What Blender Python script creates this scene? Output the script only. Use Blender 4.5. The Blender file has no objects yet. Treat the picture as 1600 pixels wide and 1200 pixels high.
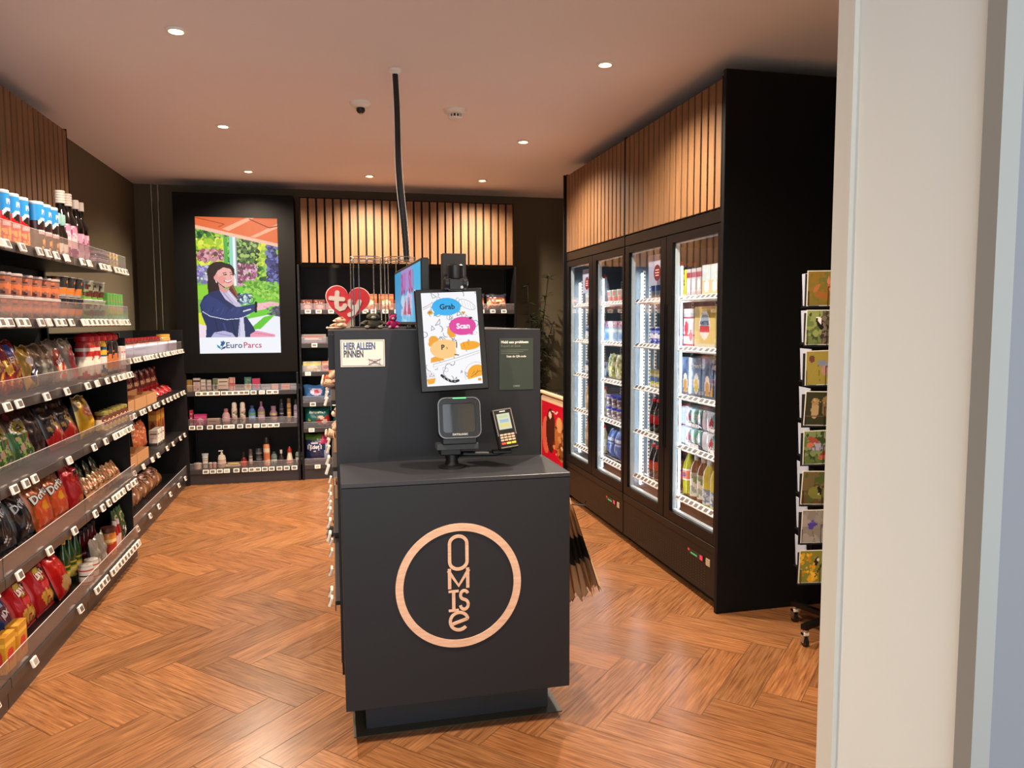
import bpy, math, random
import numpy as np
from mathutils import Matrix, Vector
random.seed(7)
PI = math.pi
D = bpy.data
COL = bpy.context.scene.collection
SC = bpy.context.scene

# ------------------------------------------------------------------ camera, world, exposure
FPX = 1178.0
cam_d = D.cameras.new('camera')
cam = D.objects.new('camera', cam_d)
COL.objects.link(cam)
SC.camera = cam
cam_d.sensor_fit = 'HORIZONTAL'
cam_d.sensor_width = 36.0
cam_d.lens = FPX * 36.0 / 1600.0
cam_d.clip_start = 0.02
_d = Vector((520 - 800, -(503 - 600), -FPX)).normalized()          # world +Y seen from the camera
_w = Vector((5800 - 800, -(480 - 600), -FPX)).normalized()         # world +X
_w = (_w - _w.dot(_d) * _d).normalized()
_u = _w.cross(_d)
cam.matrix_world = Matrix.Translation((0, 0, 1.6)) @ Matrix((_w, _d, _u)).to_4x4()

world = D.worlds.new('daylight')
SC.world = world
world.use_nodes = True
_bg = world.node_tree.nodes['Background']
_bg.inputs[0].default_value = (0.82, 0.92, 1.0, 1)
_bg.inputs[1].default_value = 2.7
SC.view_settings.view_transform = 'Standard'
SC.view_settings.look = 'None'
SC.view_settings.exposure = 0.0
SC.view_settings.gamma = 1.0
SC.view_settings.use_curve_mapping = False
SC.cycles.use_denoising = True
SC.cycles.max_bounces = 10
SC.cycles.transparent_max_bounces = 24
SC.cycles.sample_clamp_indirect = 6.0
SPOT_W = 300.0
LED_E = 17.0

CEIL = 2.98

# ------------------------------------------------------------------ colour helpers
def lin(h):
    if isinstance(h, str):
        h = h.lstrip('#')
        r = [int(h[i:i + 2], 16) / 255 for i in (0, 2, 4)]
    else:
        r = list(h)
    return tuple(c / 12.92 if c <= 0.04045 else ((c + 0.055) / 1.055) ** 2.4 for c in r)

def srgb(h):
    h = h.lstrip('#')
    return tuple(int(h[i:i + 2], 16) / 255 for i in (0, 2, 4))

# ------------------------------------------------------------------ materials
def mat(name, base='#808080', rough=0.5, metal=0.0, attr=False, emit=0.0, coat=0.0, spec=0.5, noise=0.0, nscale=30.0, bump=0.0):
    m = D.materials.new(name)
    m.use_nodes = True
    nt = m.node_tree
    b = nt.nodes['Principled BSDF']
    b.inputs['Roughness'].default_value = rough
    b.inputs['Metallic'].default_value = metal
    b.inputs['Specular IOR Level'].default_value = spec
    if coat:
        b.inputs['Coat Weight'].default_value = coat
        b.inputs['Coat Roughness'].default_value = 0.12
    c = lin(base)
    if attr:
        a = nt.nodes.new('ShaderNodeVertexColor')
        a.layer_name = 'Col'
        src = a.outputs['Color']
    else:
        rgb = nt.nodes.new('ShaderNodeRGB')
        rgb.outputs[0].default_value = (*c, 1)
        src = rgb.outputs[0]
    if noise:
        tc = nt.nodes.new('ShaderNodeTexCoord')
        n = nt.nodes.new('ShaderNodeTexNoise')
        n.inputs['Scale'].default_value = nscale
        n.inputs['Detail'].default_value = 3
        nt.links.new(tc.outputs['Object'], n.inputs['Vector'])
        mr = nt.nodes.new('ShaderNodeMapRange')
        mr.inputs[3].default_value = 1 - noise
        mr.inputs[4].default_value = 1 + noise
        nt.links.new(n.outputs['Fac'], mr.inputs[0])
        mx = nt.nodes.new('ShaderNodeVectorMath')
        mx.operation = 'SCALE'
        nt.links.new(src, mx.inputs[0])
        nt.links.new(mr.outputs[0], mx.inputs[3])
        src = mx.outputs[0]
        if bump:
            bp = nt.nodes.new('ShaderNodeBump')
            bp.inputs['Strength'].default_value = bump
            bp.inputs['Distance'].default_value = 0.01
            nt.links.new(n.outputs['Fac'], bp.inputs['Height'])
            nt.links.new(bp.outputs[0], b.inputs['Normal'])
    nt.links.new(src, b.inputs['Base Color'])
    if emit:
        nt.links.new(src, b.inputs['Emission Color'])
        b.inputs['Emission Strength'].default_value = emit
        if emit < 3:
            b.inputs['Roughness'].default_value = 0.3
            bl = nt.nodes.new('ShaderNodeRGB')
            bl.outputs[0].default_value = (0.01, 0.01, 0.01, 1)
            nt.links.new(bl.outputs[0], b.inputs['Base Color'])
    return m

def glass_mat(name, tint=(1, 1, 1), refl=0.06, rough=0.02, haze=0.0):
    m = D.materials.new(name)
    m.use_nodes = True
    nt = m.node_tree
    nt.nodes.clear()
    out = nt.nodes.new('ShaderNodeOutputMaterial')
    tr = nt.nodes.new('ShaderNodeBsdfTransparent')
    tr.inputs[0].default_value = (*tint, 1)
    gl = nt.nodes.new('ShaderNodeBsdfGlossy')
    gl.inputs['Roughness'].default_value = rough
    fr = nt.nodes.new('ShaderNodeLayerWeight')
    fr.inputs['Blend'].default_value = 0.35
    mr = nt.nodes.new('ShaderNodeMapRange')
    mr.inputs[3].default_value = refl
    mr.inputs[4].default_value = 0.7
    pw = nt.nodes.new('ShaderNodeMath')
    pw.operation = 'POWER'
    pw.inputs[1].default_value = 2.5
    nt.links.new(fr.outputs['Facing'], pw.inputs[0])
    nt.links.new(pw.outputs[0], mr.inputs[0])
    mix = nt.nodes.new('ShaderNodeMixShader')
    nt.links.new(mr.outputs[0], mix.inputs[0])
    nt.links.new(tr.outputs[0], mix.inputs[1])
    nt.links.new(gl.outputs[0], mix.inputs[2])
    last = mix.outputs[0]
    if haze:
        df = nt.nodes.new('ShaderNodeBsdfDiffuse')
        df.inputs[0].default_value = (0.75, 0.72, 0.72, 1)
        m2 = nt.nodes.new('ShaderNodeMixShader')
        m2.inputs[0].default_value = haze
        nt.links.new(last, m2.inputs[1])
        nt.links.new(df.outputs[0], m2.inputs[2])
        last = m2.outputs[0]
    nt.links.new(last, out.inputs[0])
    return m

def wood_mat(name, c_lo, c_hi, rough, scale, attr_vary=False, axis_uv=False):
    """Stretched noise grain; per-plank tone from the colour attribute."""
    m = D.materials.new(name)
    m.use_nodes = True
    nt = m.node_tree
    b = nt.nodes['Principled BSDF']
    tc = nt.nodes.new('ShaderNodeTexCoord')
    mp = nt.nodes.new('ShaderNodeMapping')
    mp.inputs['Scale'].default_value = scale
    nt.links.new(tc.outputs['UV' if axis_uv else 'Object'], mp.inputs[0])
    n1 = nt.nodes.new('ShaderNodeTexNoise')
    n1.inputs['Scale'].default_value = 1.0
    n1.inputs['Detail'].default_value = 7
    n1.inputs['Roughness'].default_value = 0.62
    n1.inputs['Distortion'].default_value = 0.25
    nt.links.new(mp.outputs[0], n1.inputs['Vector'])
    cr = nt.nodes.new('ShaderNodeValToRGB')
    cr.color_ramp.elements[0].position = 0.30
    cr.color_ramp.elements[1].position = 0.68
    cr.color_ramp.elements[0].color = (*lin(c_lo), 1)
    cr.color_ramp.elements[1].color = (*lin(c_hi), 1)
    nt.links.new(n1.outputs['Fac'], cr.inputs[0])
    src = cr.outputs[0]
    if attr_vary:
        a = nt.nodes.new('ShaderNodeVertexColor')
        a.layer_name = 'Col'
        mx = nt.nodes.new('ShaderNodeMix')
        mx.data_type = 'RGBA'
        mx.blend_type = 'MULTIPLY'
        mx.inputs[0].default_value = 1.0
        nt.links.new(src, mx.inputs[6])
        nt.links.new(a.outputs['Color'], mx.inputs[7])
        src = mx.outputs[2]
    nt.links.new(src, b.inputs['Base Color'])
    b.inputs['Roughness'].default_value = rough
    bp = nt.nodes.new('ShaderNodeBump')
    bp.inputs['Strength'].default_value = 0.12
    bp.inputs['Distance'].default_value = 0.003
    nt.links.new(n1.outputs['Fac'], bp.inputs['Height'])
    nt.links.new(bp.outputs[0], b.inputs['Normal'])
    return m

MT = dict(
    paper=mat('printed_card', attr=True, rough=0.55),
    gloss=mat('glossy_print', attr=True, rough=0.22, coat=0.3),
    foil=mat('crisp_foil', attr=True, rough=0.24, metal=0.25, coat=0.4),
    plastic=mat('moulded_plastic', attr=True, rough=0.35),
    liquid=mat('bottled_liquid', attr=True, rough=0.08, coat=0.5),
    fur=mat('plush_fabric', attr=True, rough=0.95, noise=0.25, nscale=160, bump=0.6),
    kiosk=mat('charcoal_laminate', '#242529', rough=0.45, noise=0.05, nscale=6, spec=0.28),
    kiosk_dark=mat('charcoal_plinth', '#22262c', rough=0.5),
    counter=mat('counter_laminate', '#303034', rough=0.32, spec=0.35),
    black=mat('black_metal', '#0d0d10', rough=0.45),
    blackp=mat('black_plastic', '#111214', rough=0.3),
    rack=mat('dark_steel_shelf', '#151313', rough=0.42, metal=0.1, spec=0.3),
    rackback=mat('dark_back_panel', '#0b0b0e', rough=0.6),
    rail=mat('brown_grey_price_rail', '#352f2e', rough=0.35),
    panel=mat('black_board', '#07070a', rough=0.55, spec=0.2),
    fridge=mat('fridge_black_brown', '#0a0807', rough=0.38, spec=0.3),
    frame=mat('door_frame_black', '#050507', rough=0.4, spec=0.25),
    gasket=mat('door_gasket', '#bcd0dc', rough=0.4),
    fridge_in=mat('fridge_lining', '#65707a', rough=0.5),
    white=mat('white_plastic', '#e9e4da', rough=0.45),
    tag=mat('price_tag_frame', '#eee2d4', rough=0.45),
    tagd=mat('price_tag_display', '#5a504b', rough=0.5),
    tagc=mat('led_lit_price_tag_frame', '#f2f6fa', rough=0.45),  # tag frame copy with the fridge LEDs' cool light put into its colour
    tagw=mat('price_tag_display_pale', '#9a928a', rough=0.5),
    chrome=mat('brushed_wire', '#c9c5bf', rough=0.25, metal=1.0),
    led=mat('led_tube', '#eaf6ff', emit=LED_E),
    bulb=mat('warm_bulb', '#ffd9a0', emit=30.0),
    screen=mat('backlit_screen', attr=True, emit=1.0, spec=0.12),
    paint=mat('painted_wall_white', '#e2e4de', rough=0.6, noise=0.03, nscale=3),
    paint_trim=mat('painted_trim_white', '#d6d2c6', rough=0.45),
    ceil=mat('ceiling_paint', '#ece2e0', rough=0.9),
    wall=mat('wall_olive_dark', '#5f5541', rough=0.85),
    leaf=mat('dark_leaf', attr=True, rough=0.45),
    kraft=mat('kraft_paper', '#c8a27a', rough=0.85, noise=0.12, nscale=18),
    oak_logo=wood_mat('oak_inlay', '#d9a888', '#edc5a6', 0.55, (14, 14, 90)),
    slat=wood_mat('oak_slat', '#6a4a2e', '#835d3a', 0.6, (60, 60, 4), attr_vary=True),
    floor=wood_mat('herringbone_oak', '#62391d', '#a06d44', 0.25, (5, 95, 1), attr_vary=True, axis_uv=True),
    glass=glass_mat('cabinet_glass', refl=0.03),
    acrylic_edge_highlight=mat('acrylic_edge_highlight', '#cbbfbe', rough=0.3),  # pale strip that paints a highlight along the riser's top edge
    acrylic=glass_mat('clear_acrylic', tint=(0.84, 0.79, 0.80), refl=0.05, rough=0.12, haze=0.05),
)

# ------------------------------------------------------------------ mesh builder
class MB:
    def __init__(s):
        s.v = []; s.f = []; s.c = []; s.m = []; s.uv = []
        s.mats = []
    def slot(s, m):
        if m not in s.mats:
            s.mats.append(m)
        return s.mats.index(m)
    def add(s, vs, fs, m, c='#ffffff', M=None, uvs=None):
        o = len(s.v)
        if M is not None:
            vs = [tuple(M @ Vector(v)) for v in vs]
        s.v.extend([tuple(v) for v in vs])
        k = s.slot(m)
        single = isinstance(c, str) or (isinstance(c, tuple) and not isinstance(c[0], (tuple, list)))
        cc = lin(c) if single else None
        for i, f in enumerate(fs):
            s.f.append([o + j for j in f])
            s.m.append(k)
            s.c.append(cc if single else c[i])
            s.uv.append(uvs[i] if uvs else None)
        return s
    def box(s, x0, x1, y0, y1, z0, z1, m, c='#ffffff', M=None, ch=0.0):
        if ch <= 0:
            vs = [(x, y, z) for x in (x0, x1) for y in (y0, y1) for z in (z0, z1)]
            fs = [(0, 1, 3, 2), (4, 6, 7, 5), (0, 4, 5, 1), (2, 3, 7, 6), (0, 2, 6, 4), (1, 5, 7, 3)]
            return s.add(vs, fs, m, c, M)
        # box with chamfered vertical and horizontal edges
        X = (x0, x1); Y = (y0, y1); Z = (z0, z1); vs = []; ix = {}
        for i in (0, 1):
            for j in (0, 1):
                for k in (0, 1):
                    sx, sy, sz = (ch if i == 0 else -ch), (ch if j == 0 else -ch), (ch if k == 0 else -ch)
                    ix[(i, j, k, 0)] = len(vs); vs.append((X[i], Y[j] + sy, Z[k] + sz))
                    ix[(i, j, k, 1)] = len(vs); vs.append((X[i] + sx, Y[j], Z[k] + sz))
                    ix[(i, j, k, 2)] = len(vs); vs.append((X[i] + sx, Y[j] + sy, Z[k]))
        fs = []
        for i in (0, 1):
            fs.append([ix[(i, 0, 0, 0)], ix[(i, 1, 0, 0)], ix[(i, 1, 1, 0)], ix[(i, 0, 1, 0)]])
            fs.append([ix[(0, i, 0, 1)], ix[(1, i, 0, 1)], ix[(1, i, 1, 1)], ix[(0, i, 1, 1)]])
            fs.append([ix[(0, 0, i, 2)], ix[(1, 0, i, 2)], ix[(1, 1, i, 2)], ix[(0, 1, i, 2)]])
        for i in (0, 1):
            for j in (0, 1):
                fs.append([ix[(i, j, 0, 0)], ix[(i, j, 1, 0)], ix[(i, j, 1, 1)], ix[(i, j, 0, 1)]])
                fs.append([ix[(i, 0, j, 0)], ix[(i, 1, j, 0)], ix[(i, 1, j, 2)], ix[(i, 0, j, 2)]])
                fs.append([ix[(0, i, j, 1)], ix[(1, i, j, 1)], ix[(1, i, j, 2)], ix[(0, i, j, 2)]])
                for k in (0, 1):
                    fs.append([ix[(i, j, k, 0)], ix[(i, j, k, 1)], ix[(i, j, k, 2)]])
        ctr = Vector(((x0 + x1) / 2, (y0 + y1) / 2, (z0 + z1) / 2))
        out = []
        for f in fs:
            a, b, c3 = [Vector(vs[q]) for q in f[:3]]
            n = (b - a).cross(c3 - a)
            mid = sum((Vector(vs[q]) for q in f), Vector()) / len(f)
            out.append(f if n.dot(mid - ctr) > 0 else f[::-1])
        return s.add(vs, out, m, c, M)
    def lathe(s, prof, m, c='#ffffff', n=20, M=None, cx=0, cy=0, cap=True, sx=1.0, sy=1.0):
        vs = []; fs = []
        for r, z in prof:
            for i in range(n):
                a = 2 * PI * i / n
                vs.append((cx + r * sx * math.cos(a), cy + r * sy * math.sin(a), z))
        for k in range(len(prof) - 1):
            for i in range(n):
                j = (i + 1) % n
                fs.append((k * n + i, k * n + j, (k + 1) * n + j, (k + 1) * n + i))
        if cap:
            fs.append(tuple(range(n))[::-1])
            fs.append(tuple((len(prof) - 1) * n + i for i in range(n)))
        return s.add(vs, fs, m, c, M)
    def tube(s, pts, r, m, c='#ffffff', n=8, M=None, closed=False):
        P = [Vector(p) for p in pts]
        vs = []; fs = []; N = len(P)
        up = Vector((0.13, 0.29, 1)).normalized()
        for k in range(N):
            if closed:
                t = P[(k + 1) % N] - P[k - 1]
            else:
                t = P[min(k + 1, N - 1)] - P[max(k - 1, 0)]
            t.normalize()
            a = t.cross(up)
            if a.length < 1e-3: a = t.cross(Vector((1, 0, 0)))
            a.normalize(); b = t.cross(a)
            rr = r[k] if isinstance(r, (list, tuple)) else r
            for i in range(n):
                q = 2 * PI * i / n
                vs.append(tuple(P[k] + a * rr * math.cos(q) + b * rr * math.sin(q)))
        for k in range(N if closed else N - 1):
            k2 = (k + 1) % N
            for i in range(n):
                j = (i + 1) % n
                fs.append((k * n + i, k * n + j, k2 * n + j, k2 * n + i))
        if not closed:
            fs.append(tuple(range(n))[::-1]); fs.append(tuple((N - 1) * n + i for i in range(n)))
        return s.add(vs, fs, m, c, M)
    def prism(s, poly, y0, y1, m, c='#ffffff', M=None):
        """polygon in x,z extruded along y"""
        n = len(poly)
        vs = [(x, y0, z) for x, z in poly] + [(x, y1, z) for x, z in poly]
        fs = [tuple(range(n)), tuple(range(n, 2 * n))[::-1]]
        for i in range(n):
            j = (i + 1) % n
            fs.append((i, i + n, j + n, j))
        return s.add(vs, fs, m, c, M)
    def grid(s, fn, art, m, M=None, flip=False):
        """coloured surface: art is (ny,nx,3) sRGB, row 0 = bottom; fn(u,v)->xyz"""
        ny, nx = art.shape[:2]
        vs = [fn(i / nx, j / ny) for j in range(ny + 1) for i in range(nx + 1)]
        L = np.where(art <= 0.04045, art / 12.92, ((np.clip(art, 0, 1) + 0.055) / 1.055) ** 2.4)
        fs = []; cs = []
        for j in range(ny):
            for i in range(nx):
                a = j * (nx + 1) + i
                q = (a, a + 1, a + nx + 2, a + nx + 1)
                fs.append(q[::-1] if flip else q)
                cs.append(tuple(L[j, i]))
        return s.add(vs, fs, m, cs, M)
    def sphere(s, c0, r, m, c='#ffffff', n=12, sc=(1, 1, 1), M=None):
        prof = []
        for k in range(n // 2 + 1):
            a = -PI / 2 + PI * k / (n // 2)
            prof.append((max(math.cos(a), 0.001) * r, math.sin(a) * r))
        T = Matrix.Translation(c0) @ Matrix.Diagonal((*sc, 1))
        return s.lathe(prof, m, c, n, M=(M @ T) if M is not None else T)
    def text(s, txt, h, m, c='#ffffff', M=None, ext=0.0006, bold=0.0, align='CENTER', warp=None, shear=0.0):
        """flat text in x,z facing -y, centred on the origin, cap height h"""
        vs, fs = text_geo(txt, bold, align, shear)
        vs = [(x * h, -ext - y * 0.0001, z * h) for x, y, z in vs]
        if warp: vs = [warp(*v) for v in vs]
        return s.add(vs, fs, m, c, M)
    def mesh(s, name, smooth=35):
        me = D.meshes.new(name)
        me.from_pydata(s.v, [], s.f)
        for mm in s.mats:
            me.materials.append(mm)
        me.polygons.foreach_set('material_index', s.m)
        tot = sum(len(f) for f in s.f)
        ca = me.color_attributes.new('Col', 'FLOAT_COLOR', 'CORNER')
        arr = np.ones((tot, 4), dtype=np.float32)
        i = 0
        for f, c in zip(s.f, s.c):
            arr[i:i + len(f), :3] = c
            i += len(f)
        ca.data.foreach_set('color', arr.ravel())
        if any(u is not None for u in s.uv):
            ul = me.uv_layers.new(name='UVMap')
            ua = np.zeros((tot, 2), dtype=np.float32)
            i = 0
            for f, u in zip(s.f, s.uv):
                if u is not None: ua[i:i + len(f)] = u
                i += len(f)
            ul.data.foreach_set('uv', ua.ravel())
        me.update()
        if smooth:
            me.polygons.foreach_set('use_smooth', [True] * len(me.polygons))
            me.set_sharp_from_angle(angle=math.radians(smooth))
        return me
    def obj(s, name, parent=None, loc=None, smooth=35):
        o = D.objects.new(name, s.mesh(name, smooth))
        COL.objects.link(o)
        if parent is not None: o.parent = parent
        if loc is not None: o.location = loc
        return o

_TG = {}
def text_geo(txt, bold=0.0, align='CENTER', shear=0.0):
    key = (txt, bold, align, shear)
    if key in _TG: return _TG[key]
    cu = D.curves.new('lettering', 'FONT')
    cu.body = txt; cu.size = 1.0; cu.resolution_u = 2
    cu.align_x = align; cu.align_y = 'CENTER'
    cu.offset = bold; cu.shear = shear
    ob = D.objects.new('lettering', cu)
    COL.objects.link(ob)
    me = D.meshes.new_from_object(ob)
    vs = [(v.co.x / 0.69, 0.0, v.co.y / 0.69) for v in me.vertices]
    fs = [tuple(p.vertices) for p in me.polygons]
    if vs:
        zs = [v[2] for v in vs]; mz = (min(zs) + max(zs)) / 2
        vs = [(x, y, z - mz) for x, y, z in vs]
    D.objects.remove(ob); D.curves.remove(cu); D.meshes.remove(me)
    _TG[key] = (vs, fs)
    return vs, fs

# ------------------------------------------------------------------ flat artwork painter (sRGB array, row 0 = bottom)
class Art:
    def __init__(s, nx, ny, bg='#ffffff', asp=None):
        s.nx, s.ny = nx, ny
        s.a = np.zeros((ny, nx, 3)); s.a[:] = srgb(bg)
        s.V, s.U = np.mgrid[0:ny, 0:nx]
        s.U = (s.U + .5) / nx; s.V = (s.V + .5) / ny
        s.asp = asp if asp else ny / nx          # height / width
    def put(s, mask, c):
        s.a[mask] = srgb(c); return s
    def rect(s, u0, v0, u1, v1, c): return s.put((s.U >= u0) & (s.U <= u1) & (s.V >= v0) & (s.V <= v1), c)
    def ell(s, u, v, ru, rv, c, rot=0.0, ring=None):
        du = (s.U - u); dv = (s.V - v) * s.asp
        ca, sa = math.cos(rot), math.sin(rot)
        x = (du * ca + dv * sa) / ru; y = (-du * sa + dv * ca) / (rv * s.asp)
        q = x * x + y * y
        return s.put((q <= 1) if ring is None else ((q <= 1) & (q >= ring)), c)
    def poly(s, pts, c):
        ins = np.zeros(s.U.shape, bool)
        n = len(pts)
        for i in range(n):
            x1, y1 = pts[i]; x2, y2 = pts[(i + 1) % n]
            if y1 == y2: continue
            cond = ((y1 > s.V) != (y2 > s.V)) & (s.U < (x2 - x1) * (s.V - y1) / (y2 - y1) + x1)
            ins ^= cond
        return s.put(ins, c)
    def line(s, pts, w, c):
        for (x1, y1), (x2, y2) in zip(pts[:-1], pts[1:]):
            dx, dy = x2 - x1, (y2 - y1) * s.asp
            L = dx * dx + dy * dy + 1e-12
            t = np.clip(((s.U - x1) * dx + (s.V - y1) * s.asp * dy) / L, 0, 1)
            d = np.hypot(s.U - x1 - t * dx, (s.V - y1) * s.asp - t * dy)
            s.put(d <= w / 2, c)
        return s
    def speck(s, u0, v0, u1, v1, cols, n, r, seed=0):
        rg = random.Random(seed)
        for _ in range(n):
            u = rg.uniform(u0, u1); v = rg.uniform(v0, v1); q = r * rg.uniform(.5, 1.4)
            s.ell(u, v, q, q / s.asp * rg.uniform(.5, 1.2), rg.choice(cols), rot=rg.uniform(0, 3))
        return s

# ------------------------------------------------------------------ objects
def tag(o, label=None, cat=None, group=None, kind=None):
    if label: o['label'] = label
    if cat: o['category'] = cat
    if group: o['group'] = group
    if kind: o['kind'] = kind
    return o
def empty(name, loc=(0, 0, 0), rz=0.0, label=None, cat=None, group=None):
    o = D.objects.new(name, None)
    o.empty_display_size = 0.05
    COL.objects.link(o); o.location = loc; o.rotation_euler = (0, 0, rz)
    return tag(o, label, cat, group)
def copy_tree(o, parent=None):
    c = o.copy(); COL.objects.link(c)
    if parent is not None: c.parent = parent
    for ch in [x for x in o.children]:
        copy_tree(ch, c)
    return c
def struct(mb, name, parent=None, smooth=35):
    o = mb.obj(name, parent, smooth=smooth)
    if parent is None: o['kind'] = 'structure'
    return o
def T(x=0, y=0, z=0, rx=0, ry=0, rz=0):
    return Matrix.Translation((x, y, z)) @ Matrix.Rotation(rz, 4, 'Z') @ Matrix.Rotation(ry, 4, 'Y') @ Matrix.Rotation(rx, 4, 'X')

# ------------------------------------------------------------------ setting
XL, XR, YB = -1.90, 2.86, 8.30
def make_floor():
    mb = MB()
    W = 0.1623; L = 4 * W; g = 0.0011
    s2 = math.sqrt(0.5)
    P = Vector((s2, s2, 0)); Q = Vector((s2, -s2, 0))
    O = Vector((1.076, 2.803, 0))
    rg = random.Random(3)
    x0, x1, y0, y1 = -2.1, 3.4, -1.2, 8.5
    def plank(p0, q0, lp, lq):
        cs = [O + P * p + Q * q for p, q in ((p0 + g, q0 + g), (p0 + lp - g, q0 + g), (p0 + lp - g, q0 + lq - g), (p0 + g, q0 + lq - g))]
        cx = sum(c.x for c in cs) / 4; cy = sum(c.y for c in cs) / 4
        if not (x0 < cx < x1 and y0 < cy < y1): return
        t = rg.uniform(0.78, 1.12); w = rg.uniform(-0.03, 0.03)
        col = (min(t + w, 1.2), t, t - w)
        ou, ov = rg.uniform(0, 50), rg.uniform(0, 50)
        if lp > lq: uv = [(ou, ov), (ou + lp, ov), (ou + lp, ov + lq), (ou, ov + lq)]
        else: uv = [(ou, ov), (ou, ov + lp), (ou + lq, ov + lp), (ou + lq, ov)]
        mb.add([(c.x, c.y, 0.0) for c in cs], [(3, 2, 1, 0)], MT['floor'], [col], uvs=[uv[::-1]])
    for m in range(-14, 15):
        for k in range(-50, 51):
            plank((k + 8 * m) * W, k * W, L, W)
            plank((k + 4 + 8 * m) * W, (k - 3) * W, W, L)
    mb.box(x0, x1, y0, y1, -0.1, -0.0012, mat('floor_joint', '#3a2415', rough=0.8))
    return struct(mb, 'floor', smooth=0)
make_floor()

mb = MB(); mb.box(XL - 0.15, 3.2, -1.2, YB + 0.15, CEIL, CEIL + 0.15, MT['ceil']); struct(mb, 'ceiling')
mb = MB(); mb.box(XL - 0.12, XL, -1.2, YB + 0.12, 0, CEIL, MT['wall']); struct(mb, 'wall_left')
mb = MB(); mb.box(XL, XR, YB, YB + 0.12, 0, CEIL, MT['wall']); struct(mb, 'wall_back')
mb = MB(); mb.box(XR, XR + 0.12, 1.09, YB + 0.12, 0, CEIL, MT['wall']); struct(mb, 'wall_right')
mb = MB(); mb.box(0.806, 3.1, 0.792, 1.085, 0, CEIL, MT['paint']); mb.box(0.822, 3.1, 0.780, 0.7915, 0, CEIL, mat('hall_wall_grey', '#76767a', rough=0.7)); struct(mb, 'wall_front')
mb = MB(); mb.box(0.798, 0.806, 1.055, 1.095, 0, CEIL, MT['paint_trim']); struct(mb, 'trim_1')
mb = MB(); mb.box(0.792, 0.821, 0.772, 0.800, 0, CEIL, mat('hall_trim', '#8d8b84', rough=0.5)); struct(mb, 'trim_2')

# ------------------------------------------------------------------ downlights
def downlight(x, y, label, lamp=True):
    r = empty('ceiling_downlight', (x, y, CEIL), 0, label, 'ceiling light', 'recessed ceiling spotlights')
    mb = MB(); mb.lathe([(0.030, 0.0), (0.034, -0.010), (0.046, -0.008), (0.049, -0.001)], MT['white'], n=28, cap=False)
    mb.obj('trim_ring', r)
    mb = MB(); mb.lathe([(0.029, -0.003), (0.022, -0.009), (0.004, -0.013)], MT['bulb'], n=20)
    mb.obj('bulb', r)
    li = D.lights.new('downlight_beam', 'SPOT')
    li.energy = SPOT_W; li.color = (1.0, 0.83, 0.65); li.spot_size = math.radians(146); li.spot_blend = 1.0
    li.shadow_soft_size = 0.03
    lo = D.objects.new('downlight_beam', li); COL.objects.link(lo); lo.parent = r; lo.location = (0, 0, -0.03)
for x, y, lb in [(-0.69, 3.96, 'recessed round spotlight, lit, largest at the upper left of the ceiling'),
                 (-0.72, 5.76, 'lit ceiling spotlight, second from the front in the left line'),
                 (-0.72, 7.40, 'lit ceiling spotlight above the wall screen, farthest of the left line'),
                 (0.37, 7.40, 'lit ceiling spotlight above the middle of the rear slat panel'),
                 (1.46, 7.40, 'lit ceiling spotlight farthest back on the right line'),
                 (1.46, 5.76, 'lit ceiling spotlight beside the slats, second in the right line'),
                 (1.46, 3.96, 'lit ceiling spotlight, nearest of the right line before the tall panel'),
                 (-0.69, 2.15, 'recessed round spotlight over the entrance, left of the counter'),
                 (1.3, 2.3, 'recessed round spotlight over the entrance, right of the counter')]:
    downlight(x, y, lb)

# smoke detector, dome camera, cable drop
r = empty('smoke_detector', (0.813, 5.02, CEIL), 0, 'white round smoke detector on ceiling right of the hanging cable', 'smoke detector')
mb = MB(); mb.lathe([(0.075, 0), (0.073, -0.016), (0.055, -0.028)], MT['white'], n=28, cap=True); mb.obj('base', r)
mb = MB(); mb.lathe([(0.046, -0.048), (0.040, -0.060), (0.010, -0.064)], MT['white'], n=24); mb.lathe([(0.03, -0.026), (0.03, -0.05)], MT['blackp'], n=16)
for k in range(12):
    a = k * PI / 6; mb.box(0.040, 0.046, -0.004, 0.004, -0.050, -0.026, MT['white'], M=Matrix.Rotation(a, 4, 'Z'))
mb.obj('sensor_cage', r)
r = empty('dome_camera', (0.203, 4.98, CEIL), 0, 'white dome security camera on ceiling left of the hanging cable', 'security camera')
mb = MB(); mb.lathe([(0.068, 0), (0.066, -0.014), (0.050, -0.030), (0.038, -0.034)], MT['white'], n=28); mb.obj('housing', r)
mb = MB(); mb.sphere((0, 0, -0.045), 0.028, MT['blackp'], n=16, sc=(1, 1, .9)); mb.lathe([(.012, -.07), (.010, -.066)], MT['chrome'], n=12); mb.obj('lens_dome', r)
r = empty('hanging_cable', (0.365, 4.3, CEIL), 0, 'black cable sleeve hanging from ceiling to checkout display', 'cable')
mb = MB(); mb.lathe([(0.035, 0), (0.034, -0.012), (0.016, -0.026)], MT['white'], n=24); mb.obj('ceiling_rose', r)
mb = MB(); pts = []
for k in range(40):
    t = k / 39; z = -0.02 - t * 1.02
    pts.append((0.045 * t ** 1.6 + 0.004 * math.sin(t * 9), -0.45 * t ** 2 * 0 + 0, z))
mb.tube(pts, 0.0155, MT['blackp'], n=12)
for p in pts[28:]: mb.lathe([(0.0175, -0.004), (0.0175, 0.004)], MT['blackp'], n=10, M=Matrix.Translation(p))
for q in (-0.019, 0.019): mb.tube([(p[0] + q, p[1] - 0.004, p[2]) for p in pts], 0.0022, MT['white'], n=6)
mb.obj('sleeve', r)

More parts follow.
